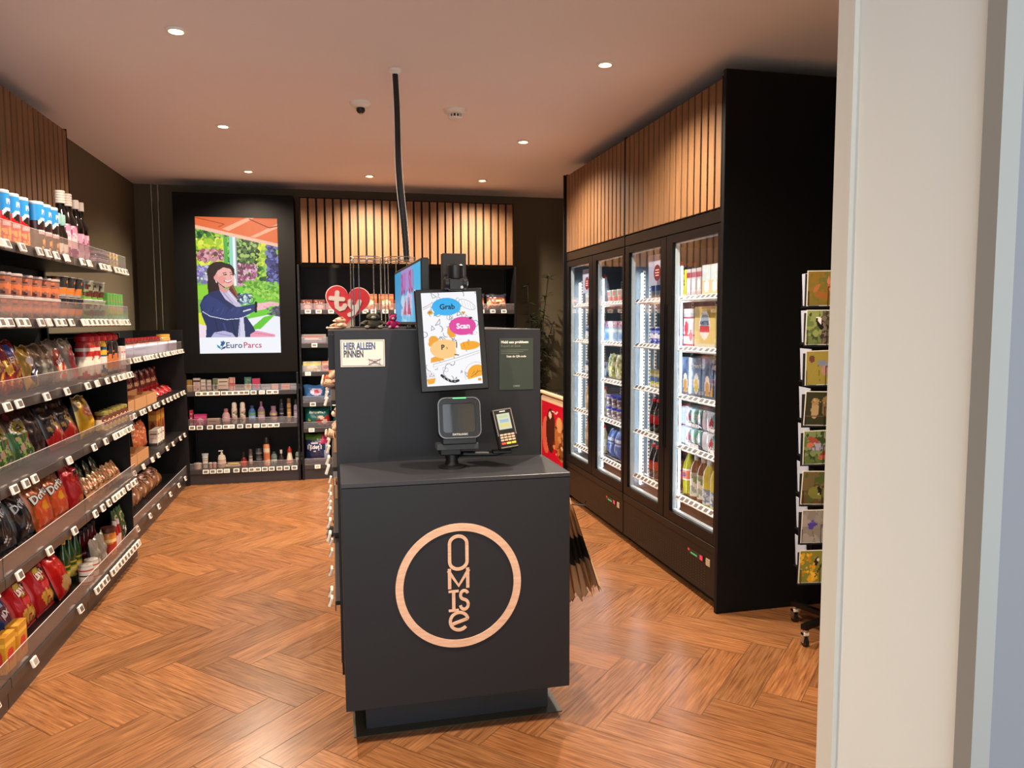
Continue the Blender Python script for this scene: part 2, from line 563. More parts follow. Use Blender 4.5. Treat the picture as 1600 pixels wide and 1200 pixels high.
# wall cable trunking in the rear left corner
for k, x in enumerate((-1.735, -1.675)):
    mb = MB(); mb.box(x - 0.008, x + 0.008, YB - 0.016, YB - 0.001, 0.3, CEIL, MT['chrome'], ch=0.003)
    tag(mb.obj('wall_pipe'), 'slim grey pipe on rear wall, ' + ('nearer the left corner' if k == 0 else 'nearer the wall screen'), 'pipe', 'grey pipes in the rear left corner')

# ------------------------------------------------------------------ slat panels
def slats(name, origin, rz, width, z0, z1, n, label, gap=0.019, gaps_at=()):
    r = empty(name, origin, rz, label, 'slat panel')
    mb = MB(); mb.box(0.0, width, 0.022, 0.04, z0 - 0.012, z1 + 0.012, MT['panel'])
    mb.box(0.0, 0.008, -0.003, 0.0215, z0 - 0.012, z1 + 0.012, MT['panel']); mb.box(width - 0.008, width, -0.003, 0.0215, z0 - 0.012, z1 + 0.012, MT['panel'])
    mb.obj('backing', r)
    rg = random.Random(n)
    p = width / n
    for k in range(n):
        t = rg.uniform(.9, 1.08)
        mb = MB(); mb.box(k * p + gap / 2, (k + 1) * p - gap / 2, 0.0, 0.0215, z0, z1, MT['slat'], (t, t * .995, t * .985), ch=0.0015)
        mb.c = [(t, t, t)] * len(mb.c)
        mb.obj('slat', r)
    return r
slats('slat_panel', (-0.295, 7.85, 0), 0, 2.175, 2.19, 2.822, 27, 'oak slat panel on the rear wall above the shelves')
slats('slat_panel', (2.018, 6.43, 0), -PI / 2, 1.365, 2.20, 2.862, 17, 'oak slat panel over the refrigerator farther from the camera')
slats('slat_panel', (2.018, 5.06, 0), -PI / 2, 1.365, 2.20, 2.862, 17, 'oak slat panel over the nearer refrigerator')
slats('slat_panel', (-1.69, 2.3, 0), PI / 2, 3.36, 2.035, 2.868, 41, 'oak slat panel on left wall above the snack tubes')
mb = MB(); mb.box(2.0, 2.84, 3.635, 3.665, 0, 2.892, MT['panel'], ch=0.002)
mb.box(2.075, 2.84, 3.665, 6.445, 2.878, 2.892, MT['panel']); mb.box(2.0, 2.84, 6.445, 6.465, 0, 2.872, MT['panel'])
tag(mb.obj('refrigerator_surround'), 'tall black board casing around the refrigerators', 'casing')
# ------------------------------------------------------------------ checkout counter
def wobj(mb, name, parent, **k):
    """mesh given in room coordinates, parented to an unrotated empty"""
    lx, ly, lz = parent.location if parent.parent is None else (parent.location + parent.parent.location)
    mb.v = [(x - lx, y - ly, z - lz) for x, y, z in mb.v]
    return mb.obj(name, parent, **k)
KX0, KX1, KY0, KYP, KZ = 0.015, 0.889, 2.78, 3.19, 1.010
kc = empty('checkout_counter', (0.45, 3.0, 0), 0, 'charcoal self-checkout counter with round wooden emblem on its front', 'checkout counter')
mb = MB(); mb.box(KX0, KX1, KY0, KYP, 0.144, KZ - 0.018, MT['kiosk'], ch=0.0015); wobj(mb, 'body', kc)
mb = MB(); mb.box(KX0 - 0.001, KX1 + 0.001, KY0 - 0.001, KYP, KZ - 0.0165, KZ, MT['counter'], ch=0.0012); wobj(mb, 'counter_top', kc)
mb = MB(); mb.box(0.092, 0.832, 2.90, 3.19, 0.004, 0.1435, MT['kiosk_dark']); wobj(mb, 'plinth', kc)
mb = MB(); mb.box(0.042, 0.880, 2.85, 3.22, 0.0002, 0.004, mat('shadow_sheet', '#3a3528', rough=0.4)); wobj(mb, 'base_or_shadow_plate', kc)  # dark sheet standing in for the counter's shadow on the floor
mb = MB(); mb.box(0.003, KX1 - 0.006, KYP, KYP + 0.035, 0.15, 1.566, MT['kiosk'], ch=0.0015); wobj(mb, 'upright_panel', kc)
# emblem
ex, ez = 0.447, 0.594
mb = MB(); n = 96; ro, ri = 0.242, 0.213
vs = []; fs = []
for k in range(n):
    a = 2 * PI * k / n
    for rr in (ro, ri):
        for yy in (KY0 - 0.004, KY0):
            vs.append((ex + rr * math.cos(a), yy, ez + rr * math.sin(a)))
for k in range(n):
    a = 4 * k; b = 4 * ((k + 1) % n)
    fs += [(a, b, b + 2, a + 2), (a + 2, b + 2, b + 3, a + 3), (a, a + 1, b + 1, b)]
mb.add(vs, fs, MT['oak_logo'])
wobj(mb, 'emblem_ring', kc)
_SN = [0]
def stroke(mb, pts, w, y, m, closed=False, d=0.003):
    """flat band of width w along x,z points, facing -y, with thickness"""
    N = len(pts); L = []; R = []
    for k in range(N):
        if closed: a, b = pts[k - 1], pts[(k + 1) % N]
        else: a, b = pts[max(k - 1, 0)], pts[min(k + 1, N - 1)]
        dx, dz = b[0] - a[0], b[1] - a[1]; l = math.hypot(dx, dz) or 1
        nx, nz = -dz / l * w / 2, dx / l * w / 2
        L.append((pts[k][0] + nx, pts[k][1] + nz)); R.append((pts[k][0] - nx, pts[k][1] - nz))
    for k in range(N if closed else N - 1):
        j = (k + 1) % N
        q = [L[k], L[j], R[j], R[k]]
        _SN[0] = (_SN[0] + 1) % 97; mb.prism(q, y - d - _SN[0] * 6e-6, y, m)
def arc(cx, cz, rx, rz, a0, a1, n=20):
    return [(cx + rx * math.cos(math.radians(a0 + (a1 - a0) * k / n)), cz + rz * math.sin(math.radians(a0 + (a1 - a0) * k / n))) for k in range(n + 1)]
mb = MB(); OL = MT['oak_logo']; w = 0.0125; y = KY0
# O
stroke(mb, arc(0.444, 0.757, 0.0335, 0.030, 0, 180, 14) + arc(0.444, 0.689, 0.0335, 0.030, 180, 360, 14), w, y, OL, closed=True)
# M
stroke(mb, [(0.4095, 0.583), (0.4095, 0.662)], w, y, OL); stroke(mb, [(0.4795, 0.583), (0.4795, 0.662)], w, y, OL)
stroke(mb, [(0.405, 0.655), (0.4445, 0.594), (0.484, 0.655)], w, y, OL)
# I
stroke(mb, [(0.4245, 0.498), (0.4245, 0.574)], w, y, OL); stroke(mb, [(0.405, 0.498), (0.444, 0.498)], 0.009, y, OL); stroke(mb, [(0.405, 0.573), (0.444, 0.573)], 0.009, y, OL)
# S
stroke(mb, arc(0.4655, 0.556, 0.0145, 0.017, 20, 250, 14) + arc(0.4655, 0.5185, 0.0150, 0.019, 70, -170, 14), 0.0115, y, OL)
# e
stroke(mb, [(0.412, 0.442), (0.478, 0.462)] + arc(0.4450, 0.4545, 0.0345, 0.0345, 15, 318, 30), w * .95, y, OL)
wobj(mb, 'emblem_lettering', kc)

# card-only sign on the panel
sg = empty('payment_sign', (0.118, KYP - 0.001, 1.47)); sg.parent = kc; sg.location = (0.118 - 0.45, KYP - 0.001 - 3.0, 1.47)
sg['label'] = 'white card-only notice taped at the upper left of the panel'
A = Art(60, 40, '#cfcac0')
mb = MB(); mb.box(-0.090, 0.090, -0.002, 0.0, -0.056, 0.056, MT['paper'], '#d8d3c8'); mb.box(-0.086, 0.086, -0.0024, -0.002, -0.052, 0.052, MT['paper'], '#d3cfc6')
for a, b, c_, d_ in [(-.0865, .0865, .0505, .0520), (-.0865, .0865, -.0520, -.0505), (-.0865, -.085, -.052, .052), (.085, .0865, -.052, .052)]:
    mb.box(a, b, -0.0030, -0.0024, c_, d_, MT['paper'], '#54616e')
mb.obj('notice', sg)
mb = MB()
mb.text('HIER ALLEEN', 0.021, MT['paper'], '#2d4a78', M=T(-0.078, -0.0026, 0.030) @ Matrix.Diagonal((0.74, 1, 1.32, 1)), bold=0.03, align='LEFT')
mb.text('PINNEN', 0.021, MT['paper'], '#26344c', M=T(-0.078, -0.0026, -0.002) @ Matrix.Diagonal((0.74, 1, 1.32, 1)), bold=0.03, align='LEFT')
for q in [(0.026, 0.070, -0.028, -0.027), (0.026, 0.070, -0.044, -0.043), (0.026, 0.027, -0.044, -0.027), (0.069, 0.070, -0.044, -0.027)]:
    mb.box(q[0], q[1], -0.0032, -0.0026, q[2], q[3], MT['paper'], '#4a5a78')
mb.lathe([(0.005, 0), (0.005, 0.0004)], MT['paper'], '#8791a4', M=T(0.048, -0.0026, -0.0355, rx=PI / 2), n=12)
stroke(mb, [(0.022, -0.048), (0.074, -0.023)], 0.0012, -0.0028, MT['paper']); stroke(mb, [(0.022, -0.023), (0.074, -0.048)], 0.0012, -0.0028, MT['paper'])
for i in range(len(mb.c)):
    if mb.c[i] == lin('#ffffff'): mb.c[i] = lin('#8a3a3a')
mb.obj('lettering', sg)
# problem report sign
sg = empty('help_sign', (0, 0, 0)); sg.parent = kc; sg.location = (0.7735 - 0.45, KYP - 0.001 - 3.0, 1.414)
sg['label'] = 'dark green help notice at the upper right of the panel'
mb = MB(); mb.box(-0.076, 0.076, -0.002, 0, -0.112, 0.112, MT['paper'], '#2c362c'); mb.obj('notice', sg)
mb = MB(); mb.text('Meld een probleem', 0.0105, MT['paper'], '#e8e4da', M=T(-0.068, -0.0024, 0.094) @ Matrix.Diagonal((1.02, 1, 1, 1)), bold=0.035, align='LEFT')
mb.text('Report an issue', 0.0095, MT['paper'], '#7b8074', M=T(-0.068, -0.0024, 0.078), align='LEFT')
for k in range(3): mb.box(-0.068, 0.052 - 0.02 * k, -0.0024, -0.002, 0.060 - 0.0075 * k, 0.0617 - 0.0075 * k, MT['paper'], '#6d7368')
mb.text('Scan de QR-code', 0.0085, MT['paper'], '#d8d4c8', M=T(0, -0.0024, 0.033), bold=0.03)
mb.text('OMISE', 0.0075, MT['paper'], '#8b8f80', M=T(0, -0.0024, -0.096), bold=0.02)
mb.obj('lettering', sg)

# ------------------------------------------------------------------ self-checkout screen
def bubble(A, u, v, ru, rv, c, tail): A.ell(u, v, ru, rv, c); A.poly(tail, c)
def kiosk_art():
    A = Art(170, 284, '#f6f6fa'); g = '#9c9ca6'; rg = random.Random(5)
    for _ in range(64):
        u, v = rg.random(), rg.random(); r = rg.uniform(.03, .09); k = rg.random(); c = rg.choice([g, '#b0b0b8', '#8e8e98'])
        if k < .35: A.ell(u, v, r, r * .6 * rg.uniform(.5, 1), c, rot=rg.uniform(0, 3), ring=.64)
        elif k < .7:
            a = rg.uniform(0, 6); A.line([(u + r * math.cos(a + t) * (1 - t * .1), v + .6 * r * math.sin(a + t)) for t in (0, .6, 1.2, 1.8, 2.4)], .014, c)
        else: A.line([(u, v), (u + r * rg.uniform(-1, 1), v + r * .8), (u + r, v + r * .2), (u, v)], .013, c)
    # sausage roll outline, upper right
    A.ell(.82, .86, .17, .045, '#c2c2ca', rot=-.5); A.ell(.82, .86, .155, .037, '#fbfbfd', rot=-.5)
    for t in (-.09, -.04, .01, .06, .11): A.line([(.82 + t - .01, .86 - t * .3 + .03), (.82 + t + .015, .86 - t * .3 - .03)], .008, '#c2c2ca')
    A.line([(.02, .84), (.16, .88), (.20, .90)], .012, '#c9967a'); A.line([(.02, .82), (.16, .86)], .01, '#b9b9c0')
    A.ell(.14, .785, .05, .022, '#e0a83c'); A.ell(.14, .79, .028, .012, '#b97c25')
    A.poly([(.70, .785), (.78, .785), (.74, .745)], '#d99a3a'); A.ell(.86, .70, .05, .03, g, ring=.7)
    # blue bubble
    A.ell(.44, .845, .262, .096, '#3bb1ee'); A.poly([(.22, .80), (.20, .745), (.34, .77)], '#3bb1ee')
    # leg of orange under pink bubble
    A.poly([(.44, .63), (.42, .56), (.47, .505), (.58, .52), (.56, .56)], '#f0a437')
    A.ell(.71, .63, .245, .10, '#e0479f'); A.poly([(.78, .56), (.90, .575), (.88, .525)], '#e0479f'); A.ell(.93, .545, .045, .013, '#c2c2ca', rot=.4, ring=.6)
    A.ell(.865, .712, .03, .012, '#222222')
    # croissant / bun character
    A.ell(.17, .485, .09, .052, '#f0a437'); A.ell(.12, .45, .05, .03, '#f0a437'); A.poly([(.10, .30), (.09, .25), (.34, .27), (.30, .34)], '#f0a437')
    A.ell(.36, .39, .265, .102, '#fbcb86')
    # sandwich slab
    A.poly([(.13, .20), (.60, .265), (.99, .33), (.99, .36), (.60, .30), (.13, .235)], '#c8c8cc'); A.poly([(.14, .205), (.60, .27), (.99, .338), (.99, .352), (.60, .290), (.14, .226)], '#fafafa')
    # carrot
    A.ell(.80, .415, .20, .047, '#f5a92a', rot=.06); A.line([(.70, .455), (.72, .40)], .008, '#c47c1a'); A.line([(.78, .46), (.80, .42)], .008, '#c47c1a')
    A.ell(.60, .39, .045, .085, '#ffffff'); A.line([(.58, .46), (.575, .40)], .018, '#22222a'); A.line([(.53, .325), (.60, .318)], .018, '#22222a')
    # liquorice chain
    A.line([(.27, .11), (.33, .075), (.42, .045), (.50, .035), (.56, .045)], .045, '#1d1d20')
    for t in (.31, .37, .43, .49): A.line([(t, .085 - (t - .31) * .25), (t + .015, .055 - (t - .31) * .12)], .008, '#eeeeee')
    # taco
    A.ell(.90, .10, .22, .135, '#c8c8cc', ring=.92); A.ell(.92, .09, .19, .115, '#f5a92a'); A.rect(.73, 0, 1, .02, '#fbfbfd'); A.poly([(.70, .045), (.70, -.1), (1.1, -.1), (1.1, .10)], '#fbfbfd')
    A.line([(.80, .075), (.95, .135), (.99, .13)], .009, '#9a6a1a'); A.line([(.82, .105), (.87, .135)], .009, '#9a6a1a'); A.line([(.88, .09), (.93, .15)], .009, '#9a6a1a')
    # pudding
    A.ell(.06, .10, .10, .055, '#e6e6ea'); A.poly([(0, .075), (.16, .085), (.13, .03), (.02, .02)], '#f5a92a'); A.speck(0, .09, .14, .14, ['#222244', '#d04040'], 7, .008, 2)
    A.ell(.95, .045, .035, .016, '#e0a040')
    return A.a
sw, sh = 0.230, 0.385
ks = empty('self_checkout_screen', (0.498, 3.04, KZ), 0, 'tilted black touch screen showing food drawings and speech bubbles', 'touch screen')
SM = Matrix.Translation((0.0, 0.10, 1.545 - KZ - 0.02)) @ Matrix.Rotation(math.radians(-14), 4, 'X') @ Matrix.Rotation(math.radians(0), 4, 'Y')
SM = Matrix.Translation((-0.022, 0.045, 0.516)) @ Matrix.Rotation(math.radians(-2.2), 4, 'Y') @ Matrix.Rotation(math.radians(-9), 4, 'X')
mb = MB(); mb.box(-0.141, 0.141, 0, 0.035, -0.212, 0.212, MT['blackp'], M=SM, ch=0.004); mb.obj('frame', ks)
mb = MB(); mb.grid(lambda u, v: (sw * (u - .5), -0.001, sh * (v - .5) + 0.004), kiosk_art(), MT['screen'], M=SM); so = mb.obj('display', ks, smooth=0)
mb = MB()
def sm(u, v, z=0): return SM @ T(sw * (u - .5), -0.0015, sh * (v - .5) + 0.004)
mb.text('Grab', 0.0215, MT['screen'], '#14161c', M=sm(.455, .845), bold=0.02)
mb.text('Scan', 0.0215, MT['screen'], '#fffafc', M=sm(.72, .63), bold=0.035)
mb.text('P', 0.0200, MT['screen'], '#14161c', M=sm(.325, .41), bold=0.03); mb.text('a', 0.0120, MT['screen'], '#7a5a2a', M=sm(.40, .40))
mb.obj('lettering', ks)
mb = MB(); mb.box(-0.05, 0.05, 0.10, 0.148, 0.43, 0.872, MT['rackback'], ch=0.002); mb.tube([(0, 0.12, 0.45), (0, 0.06, 0.47)], 0.03, MT['blackp'], n=12)
mb.obj('mounting_column', ks)
# camera / printer unit over the screen
cu = empty('camera_unit', (0.486, 3.10, 1.745)); cu.parent = ks; cu.location = (-0.005, 0.045, 0.735)
mb = MB(); mb.lathe([(0.032, 0.028), (0.034, 0.032), (0.034, 0.082), (0.03, 0.086)], MT['blackp'], n=24)
mb.tube([(-0.052, 0, 0.012), (-0.044, 0, 0.012), (0.044, 0, 0.012), (0.052, 0, 0.012)], [0.012, 0.026, 0.026, 0.012], MT['blackp'], n=16)
mb.box(-0.03, 0.03, -0.028, 0.02, -0.018, 0.03, MT['blackp'], ch=0.004); mb.tube([(0, 0.02, 0.01), (0, 0.06, 0.0)], 0.012, MT['black'], n=8)
mb.obj('webcam', cu)
mb = MB(); mb.lathe([(0.006, 0), (0.006, 0.0015)], MT['chrome'], n=12, M=T(0.022, -0.0285, -0.006, rx=PI / 2)); mb.obj('lens', cu)

# barcode scanner on a stand
sc = empty('barcode_scanner', (0.475, 2.98, KZ), 0, 'square black barcode scanner with glass face on short pedestal', 'scanner')
mb = MB(); mb.lathe([(0.055, 0.0), (0.055, 0.006), (0.030, 0.012), (0.024, 0.03), (0.024, 0.06), (0.034, 0.068)], MT['black'], n=24, M=T(-0.018, 0.02, 0))
mb.box(-0.070, 0.015, -0.02, 0.05, 0.055, 0.082, MT['black'], ch=0.004); mb.obj('pedestal', sc)
def rrect(w, h, r, n=6):
    p = []
    for cx_, cz_, a0 in ((w / 2 - r, h / 2 - r, 0), (-w / 2 + r, h / 2 - r, 90), (-w / 2 + r, -h / 2 + r, 180), (w / 2 - r, -h / 2 + r, 270)):
        p += arc(cx_, cz_, r, r, a0, a0 + 90, n)
    return p
def ring_prism(mb, wo, ho, ro_, wi, hi, ri_, y0, y1, m, M):
    a = rrect(wo, ho, ro_); b = rrect(wi, hi, ri_); n = len(a)
    vs = [(x, y0, z) for x, z in a] + [(x, y0, z) for x, z in b] + [(x, y1, z) for x, z in a] + [(x, y1, z) for x, z in b]
    fs = []
    for i in range(n):
        j = (i + 1) % n
        fs += [(i, i + n, j + n, j)[::-1], (i, j, j + 2 * n, i + 2 * n)[::-1], (i + n, i + 3 * n, j + 3 * n, j + n)[::-1]]
    mb.add(vs, fs, m, M=M)
SCM = T(0.006, -0.02, 0.205, rx=math.radians(-12))
mb = MB(); ring_prism(mb, 0.168, 0.160, 0.028, 0.132, 0.116, 0.012, -0.02, 0.02, MT['blackp'], SCM)
mb.prism(rrect(0.166, 0.158, 0.028), 0.012, 0.055, MT['blackp'], M=SCM); mb.box(-0.07, 0.07, 0.0, 0.05, -0.105, -0.078, MT['blackp'], M=SCM, ch=0.004); mb.obj('housing', sc)
mb = MB(); ring_prism(mb, 0.171, 0.163, 0.029, 0.164, 0.156, 0.027, -0.023, -0.014, mat('grey_bezel', '#77797c', rough=0.25, metal=0.7), SCM); mb.obj('bezel', sc)
mb = MB(); mb.prism(rrect(0.132, 0.116, 0.012), -0.006, 0.010, mat('scanner_window', '#0b0c0d', rough=0.04, coat=1.0), M=SCM); mb.obj('window', sc)
mb = MB(); mb.box(-0.026, 0.030, -0.024, -0.012, 0.0755, 0.0815, mat('green_light', '#5fe08a', emit=1.6), M=SCM, ch=0.002); mb.obj('status_light', sc)
mb = MB(); mb.text('DATALOGIC', 0.0075, MT['paper'], '#c8c8c8', M=SCM @ T(0, -0.0215, -0.066), bold=0.02); mb.obj('lettering', sc)
mb = MB(); mb.box(-0.084, 0.084, -0.03, 0.03, 0.079, 0.104, mat('scanner_tray', '#3d3f43', rough=0.5), ch=0.002); mb.obj('tray', sc)
# payment terminal
pt = empty('payment_terminal', (0.475, 3.0, KZ), 0, 'chunky card payment terminal with keypad on a swing arm', 'payment terminal')
mb = MB(); mb.tube([(-0.01, 0.03, 0.045), (0.03, -0.01, 0.055), (0.16, -0.02, 0.052), (0.20, -0.02, 0.058), (0.205, -0.02, 0.10)], 0.011, MT['black'], n=10)
mb.lathe([(0.028, 0.03), (0.028, 0.062)], MT['black'], n=20, M=T(-0.012, 0.035, 0)); mb.box(0.145, 0.225, -0.035, -0.002, 0.052, 0.066, MT['black'], ch=0.003); mb.obj('swing_arm', pt)
PM = T(0.197, -0.045, 0.158, rx=math.radians(-22), ry=math.radians(-8)) @ Matrix.Rotation(math.radians(4), 4, 'Z')
mb = MB(); mb.box(-0.043, 0.043, 0, 0.032, -0.084, 0.084, MT['blackp'], M=PM, ch=0.006); mb.obj('body', pt)
mb = MB()
for q in [(-.0395, -.0355, -.03, .080), (.0355, .0395, -.03, .080), (-.0395, .0395, .0765, .0805), (-.036, .036, -.0805, -.0765)]:
    mb.box(q[0], q[1], -0.0022, 0.001, q[2], q[3], MT['chrome'], M=PM)
mb.box(-.012, .012, -.0018, 0, .069, .073, MT['paper'], '#c9c9c9', M=PM); mb.obj('trim', pt)
A = Art(20, 30, '#dcdcc0'); A.rect(.1, .12, .9, .35, '#e6d98a'); A.rect(.15, .42, .85, .62, '#a9c4cf'); A.rect(.15, .75, .85, .9, '#cfd8a8')
mb = MB(); mb.grid(lambda u, v: (-.027 + .054 * u, -.0008, -.004 + .066 * v), A.a, MT['screen'], M=PM); mb.obj('display', pt, smooth=0)
mb = MB()
for r_ in range(4):
    for c_ in range(4 if r_ < 3 else 3):
        if r_ < 3: mb.box(-.031 + c_ * .0158, -.031 + c_ * .0158 + .0135, -.004, 0, -.031 - r_ * .011, -.023 - r_ * .011, MT['plastic'], '#c9a78e', M=PM, ch=.001)
        else: mb.box(-.031 + c_ * .021, -.031 + c_ * .021 + .0185, -.004, 0, -.067, -.058, MT['plastic'], ['#d8483c', '#e8c23a', '#e0b84a'][c_], M=PM, ch=.001)
mb.obj('keypad', pt)

# customer display facing the left aisle, standing on the gondola
sd = empty('advert_display', (0.372, 3.262, 1.567), math.radians(1.8), 'slim blue advert display with pink lettering turned towards the left aisle', 'display screen')
def adv_art():
    A = Art(70, 44, '#22a2d4'); A.rect(0, 0, .3, 1, '#2b95c8'); A.rect(.62, 0, 1, 1, '#3aaede')
    A.rect(.30, .60, .72, 1, '#9f86c8'); A.poly([(.28, 0), (.40, .5), (.72, .5), (.74, 0)], '#7fc0de'); A.speck(.3, 0, .7, .5, ['#a8cfe4', '#62b4dc', '#c3b8dc'], 26, .05, 3)
    A.poly([(.38, .15), (.47, .48), (.50, .12)], '#b0416e'); A.poly([(.53, .15), (.60, .48), (.68, .12)], '#b0416e'); A.rect(.495, .1, .53, .5, '#d8b8cc')
    return A.a
# X = const plane; u runs from the far edge to the near edge when seen from the left
DX = Matrix(((0, 1, 0, 0), (1, 0, 0, 0), (0, 0, 1, 0), (0, 0, 0, 1)))
mb = MB(); mb.box(0.0, 0.035, -0.01, 1.0, 0.018, 0.306, MT['blackp'], ch=0.003); mb.obj('frame', sd)
mb = MB(); mb.grid(lambda u, v: (-0.001, 0.985 - 0.98 * u, 0.032 + 0.260 * v), adv_art(), MT['screen'], flip=False)
mb.f = [f for f in mb.f]; mb.obj('display_panel', sd, smooth=0)
TMx = lambda y, z: Matrix.Translation((-0.0025, y, z)) @ Matrix.Rotation(-PI / 2, 4, 'Z')
mb = MB(); mb.text('BU', 0.10, MT['screen'], '#a8327c', M=TMx(0.60, 0.22), bold=0.03); mb.text('SU', 0.10, MT['screen'], '#b2306c', M=TMx(0.30, 0.22), bold=0.03); mb.obj('lettering', sd)
mb = MB(); mb.box(-0.03, 0.07, 0.3, 0.65, 0, 0.006, MT['black']); mb.box(0.01, 0.03, 0.42, 0.55, 0.005, 0.03, MT['black']); mb.obj('foot', sd)

# carrier bags hanging on the right side of the counter
hk = empty('bag_hook', (0.889, 3.07, 0.80), 0, 'black wire hook on the right side of the counter holding paper bags', 'hook')
mb = MB(); mb.tube([(0, 0, 0.01), (0.06, 0, 0.012), (0.16, 0, 0.0), (0.165, 0, 0.02)], 0.003, MT['black'], n=8); mb.obj('hook_rod', hk)
rg = random.Random(9)
for k in range(6):
    x = 0.900 + k * 0.015; tilt = 0.06 + k * 0.05
    L = 0.40 - 0.008 * k
    b = empty('paper_bag', (x, 3.07, 0.815), 0, ['brown paper carrier bag hanging against the side of the counter', 'second brown paper bag from the counter, hanging folded', 'third brown paper bag from the counter, hanging folded', 'fourth brown paper bag from the counter, hanging folded', 'fifth brown paper bag from the counter, hanging folded', 'outermost brown paper carrier bag, farthest from the counter'][k], 'paper bag', 'paper bags hanging beside the counter')
    mb = MB(); ny, nz = 8, 14; vs = []
    for side in (0, 1):
        for j in range(nz + 1):
            t = j / nz
            for i in range(ny + 1):
                s_ = i / ny; wv = 0.5 + 0.5 * t ** .7
                yy = (s_ - .5) * 0.24 * wv
                fold = 0.010 * math.sin(s_ * PI * 5 + k) * t * t
                th = (0.004 + 0.014 * t * (1 - abs(2 * s_ - 1) ** 3)) * (1 if side else -1) * .5
                zz = -L * t + (0.018 * (((i + k) % 2) * 2 - 1) if j == nz else 0) * (1)
                vs.append((tilt * L * t ** 1.1 + th + fold, yy, zz))
    fs = []; N = (ny + 1) * (nz + 1); cs = []
    for side in (0, 1):
        for j in range(nz):
            for i in range(ny):
                a = side * N + j * (ny + 1) + i
                q = (a, a + 1, a + ny + 2, a + ny + 1)
                fs.append(q if side else q[::-1])
                cs.append('b' if 5 <= j < 9 else 'k')
    mb2 = MB()
    km = [f for f, c in zip(fs, cs) if c == 'k']; bm_ = [f for f, c in zip(fs, cs) if c == 'b']
    mb.add(vs, fs, MT['kraft'])
    km_i, bk_i = mb.slot(MT['kraft']), mb.slot(KB if 'KB' in globals() else globals().setdefault('KB', mat('bag_black_print', '#33271f', rough=0.8)))
    mb.m = [bk_i if c == 'b' else km_i for c in cs]
    mb.obj('bag_body', b, smooth=20)
    mb = MB(); mb.tube([(0.0, -0.035, 0.0), (0.0, -0.02, 0.025), (0.0, 0.02, 0.025), (0.0, 0.035, 0.0)], 0.0025, MT['kraft'], n=6); mb.obj('handle', b)

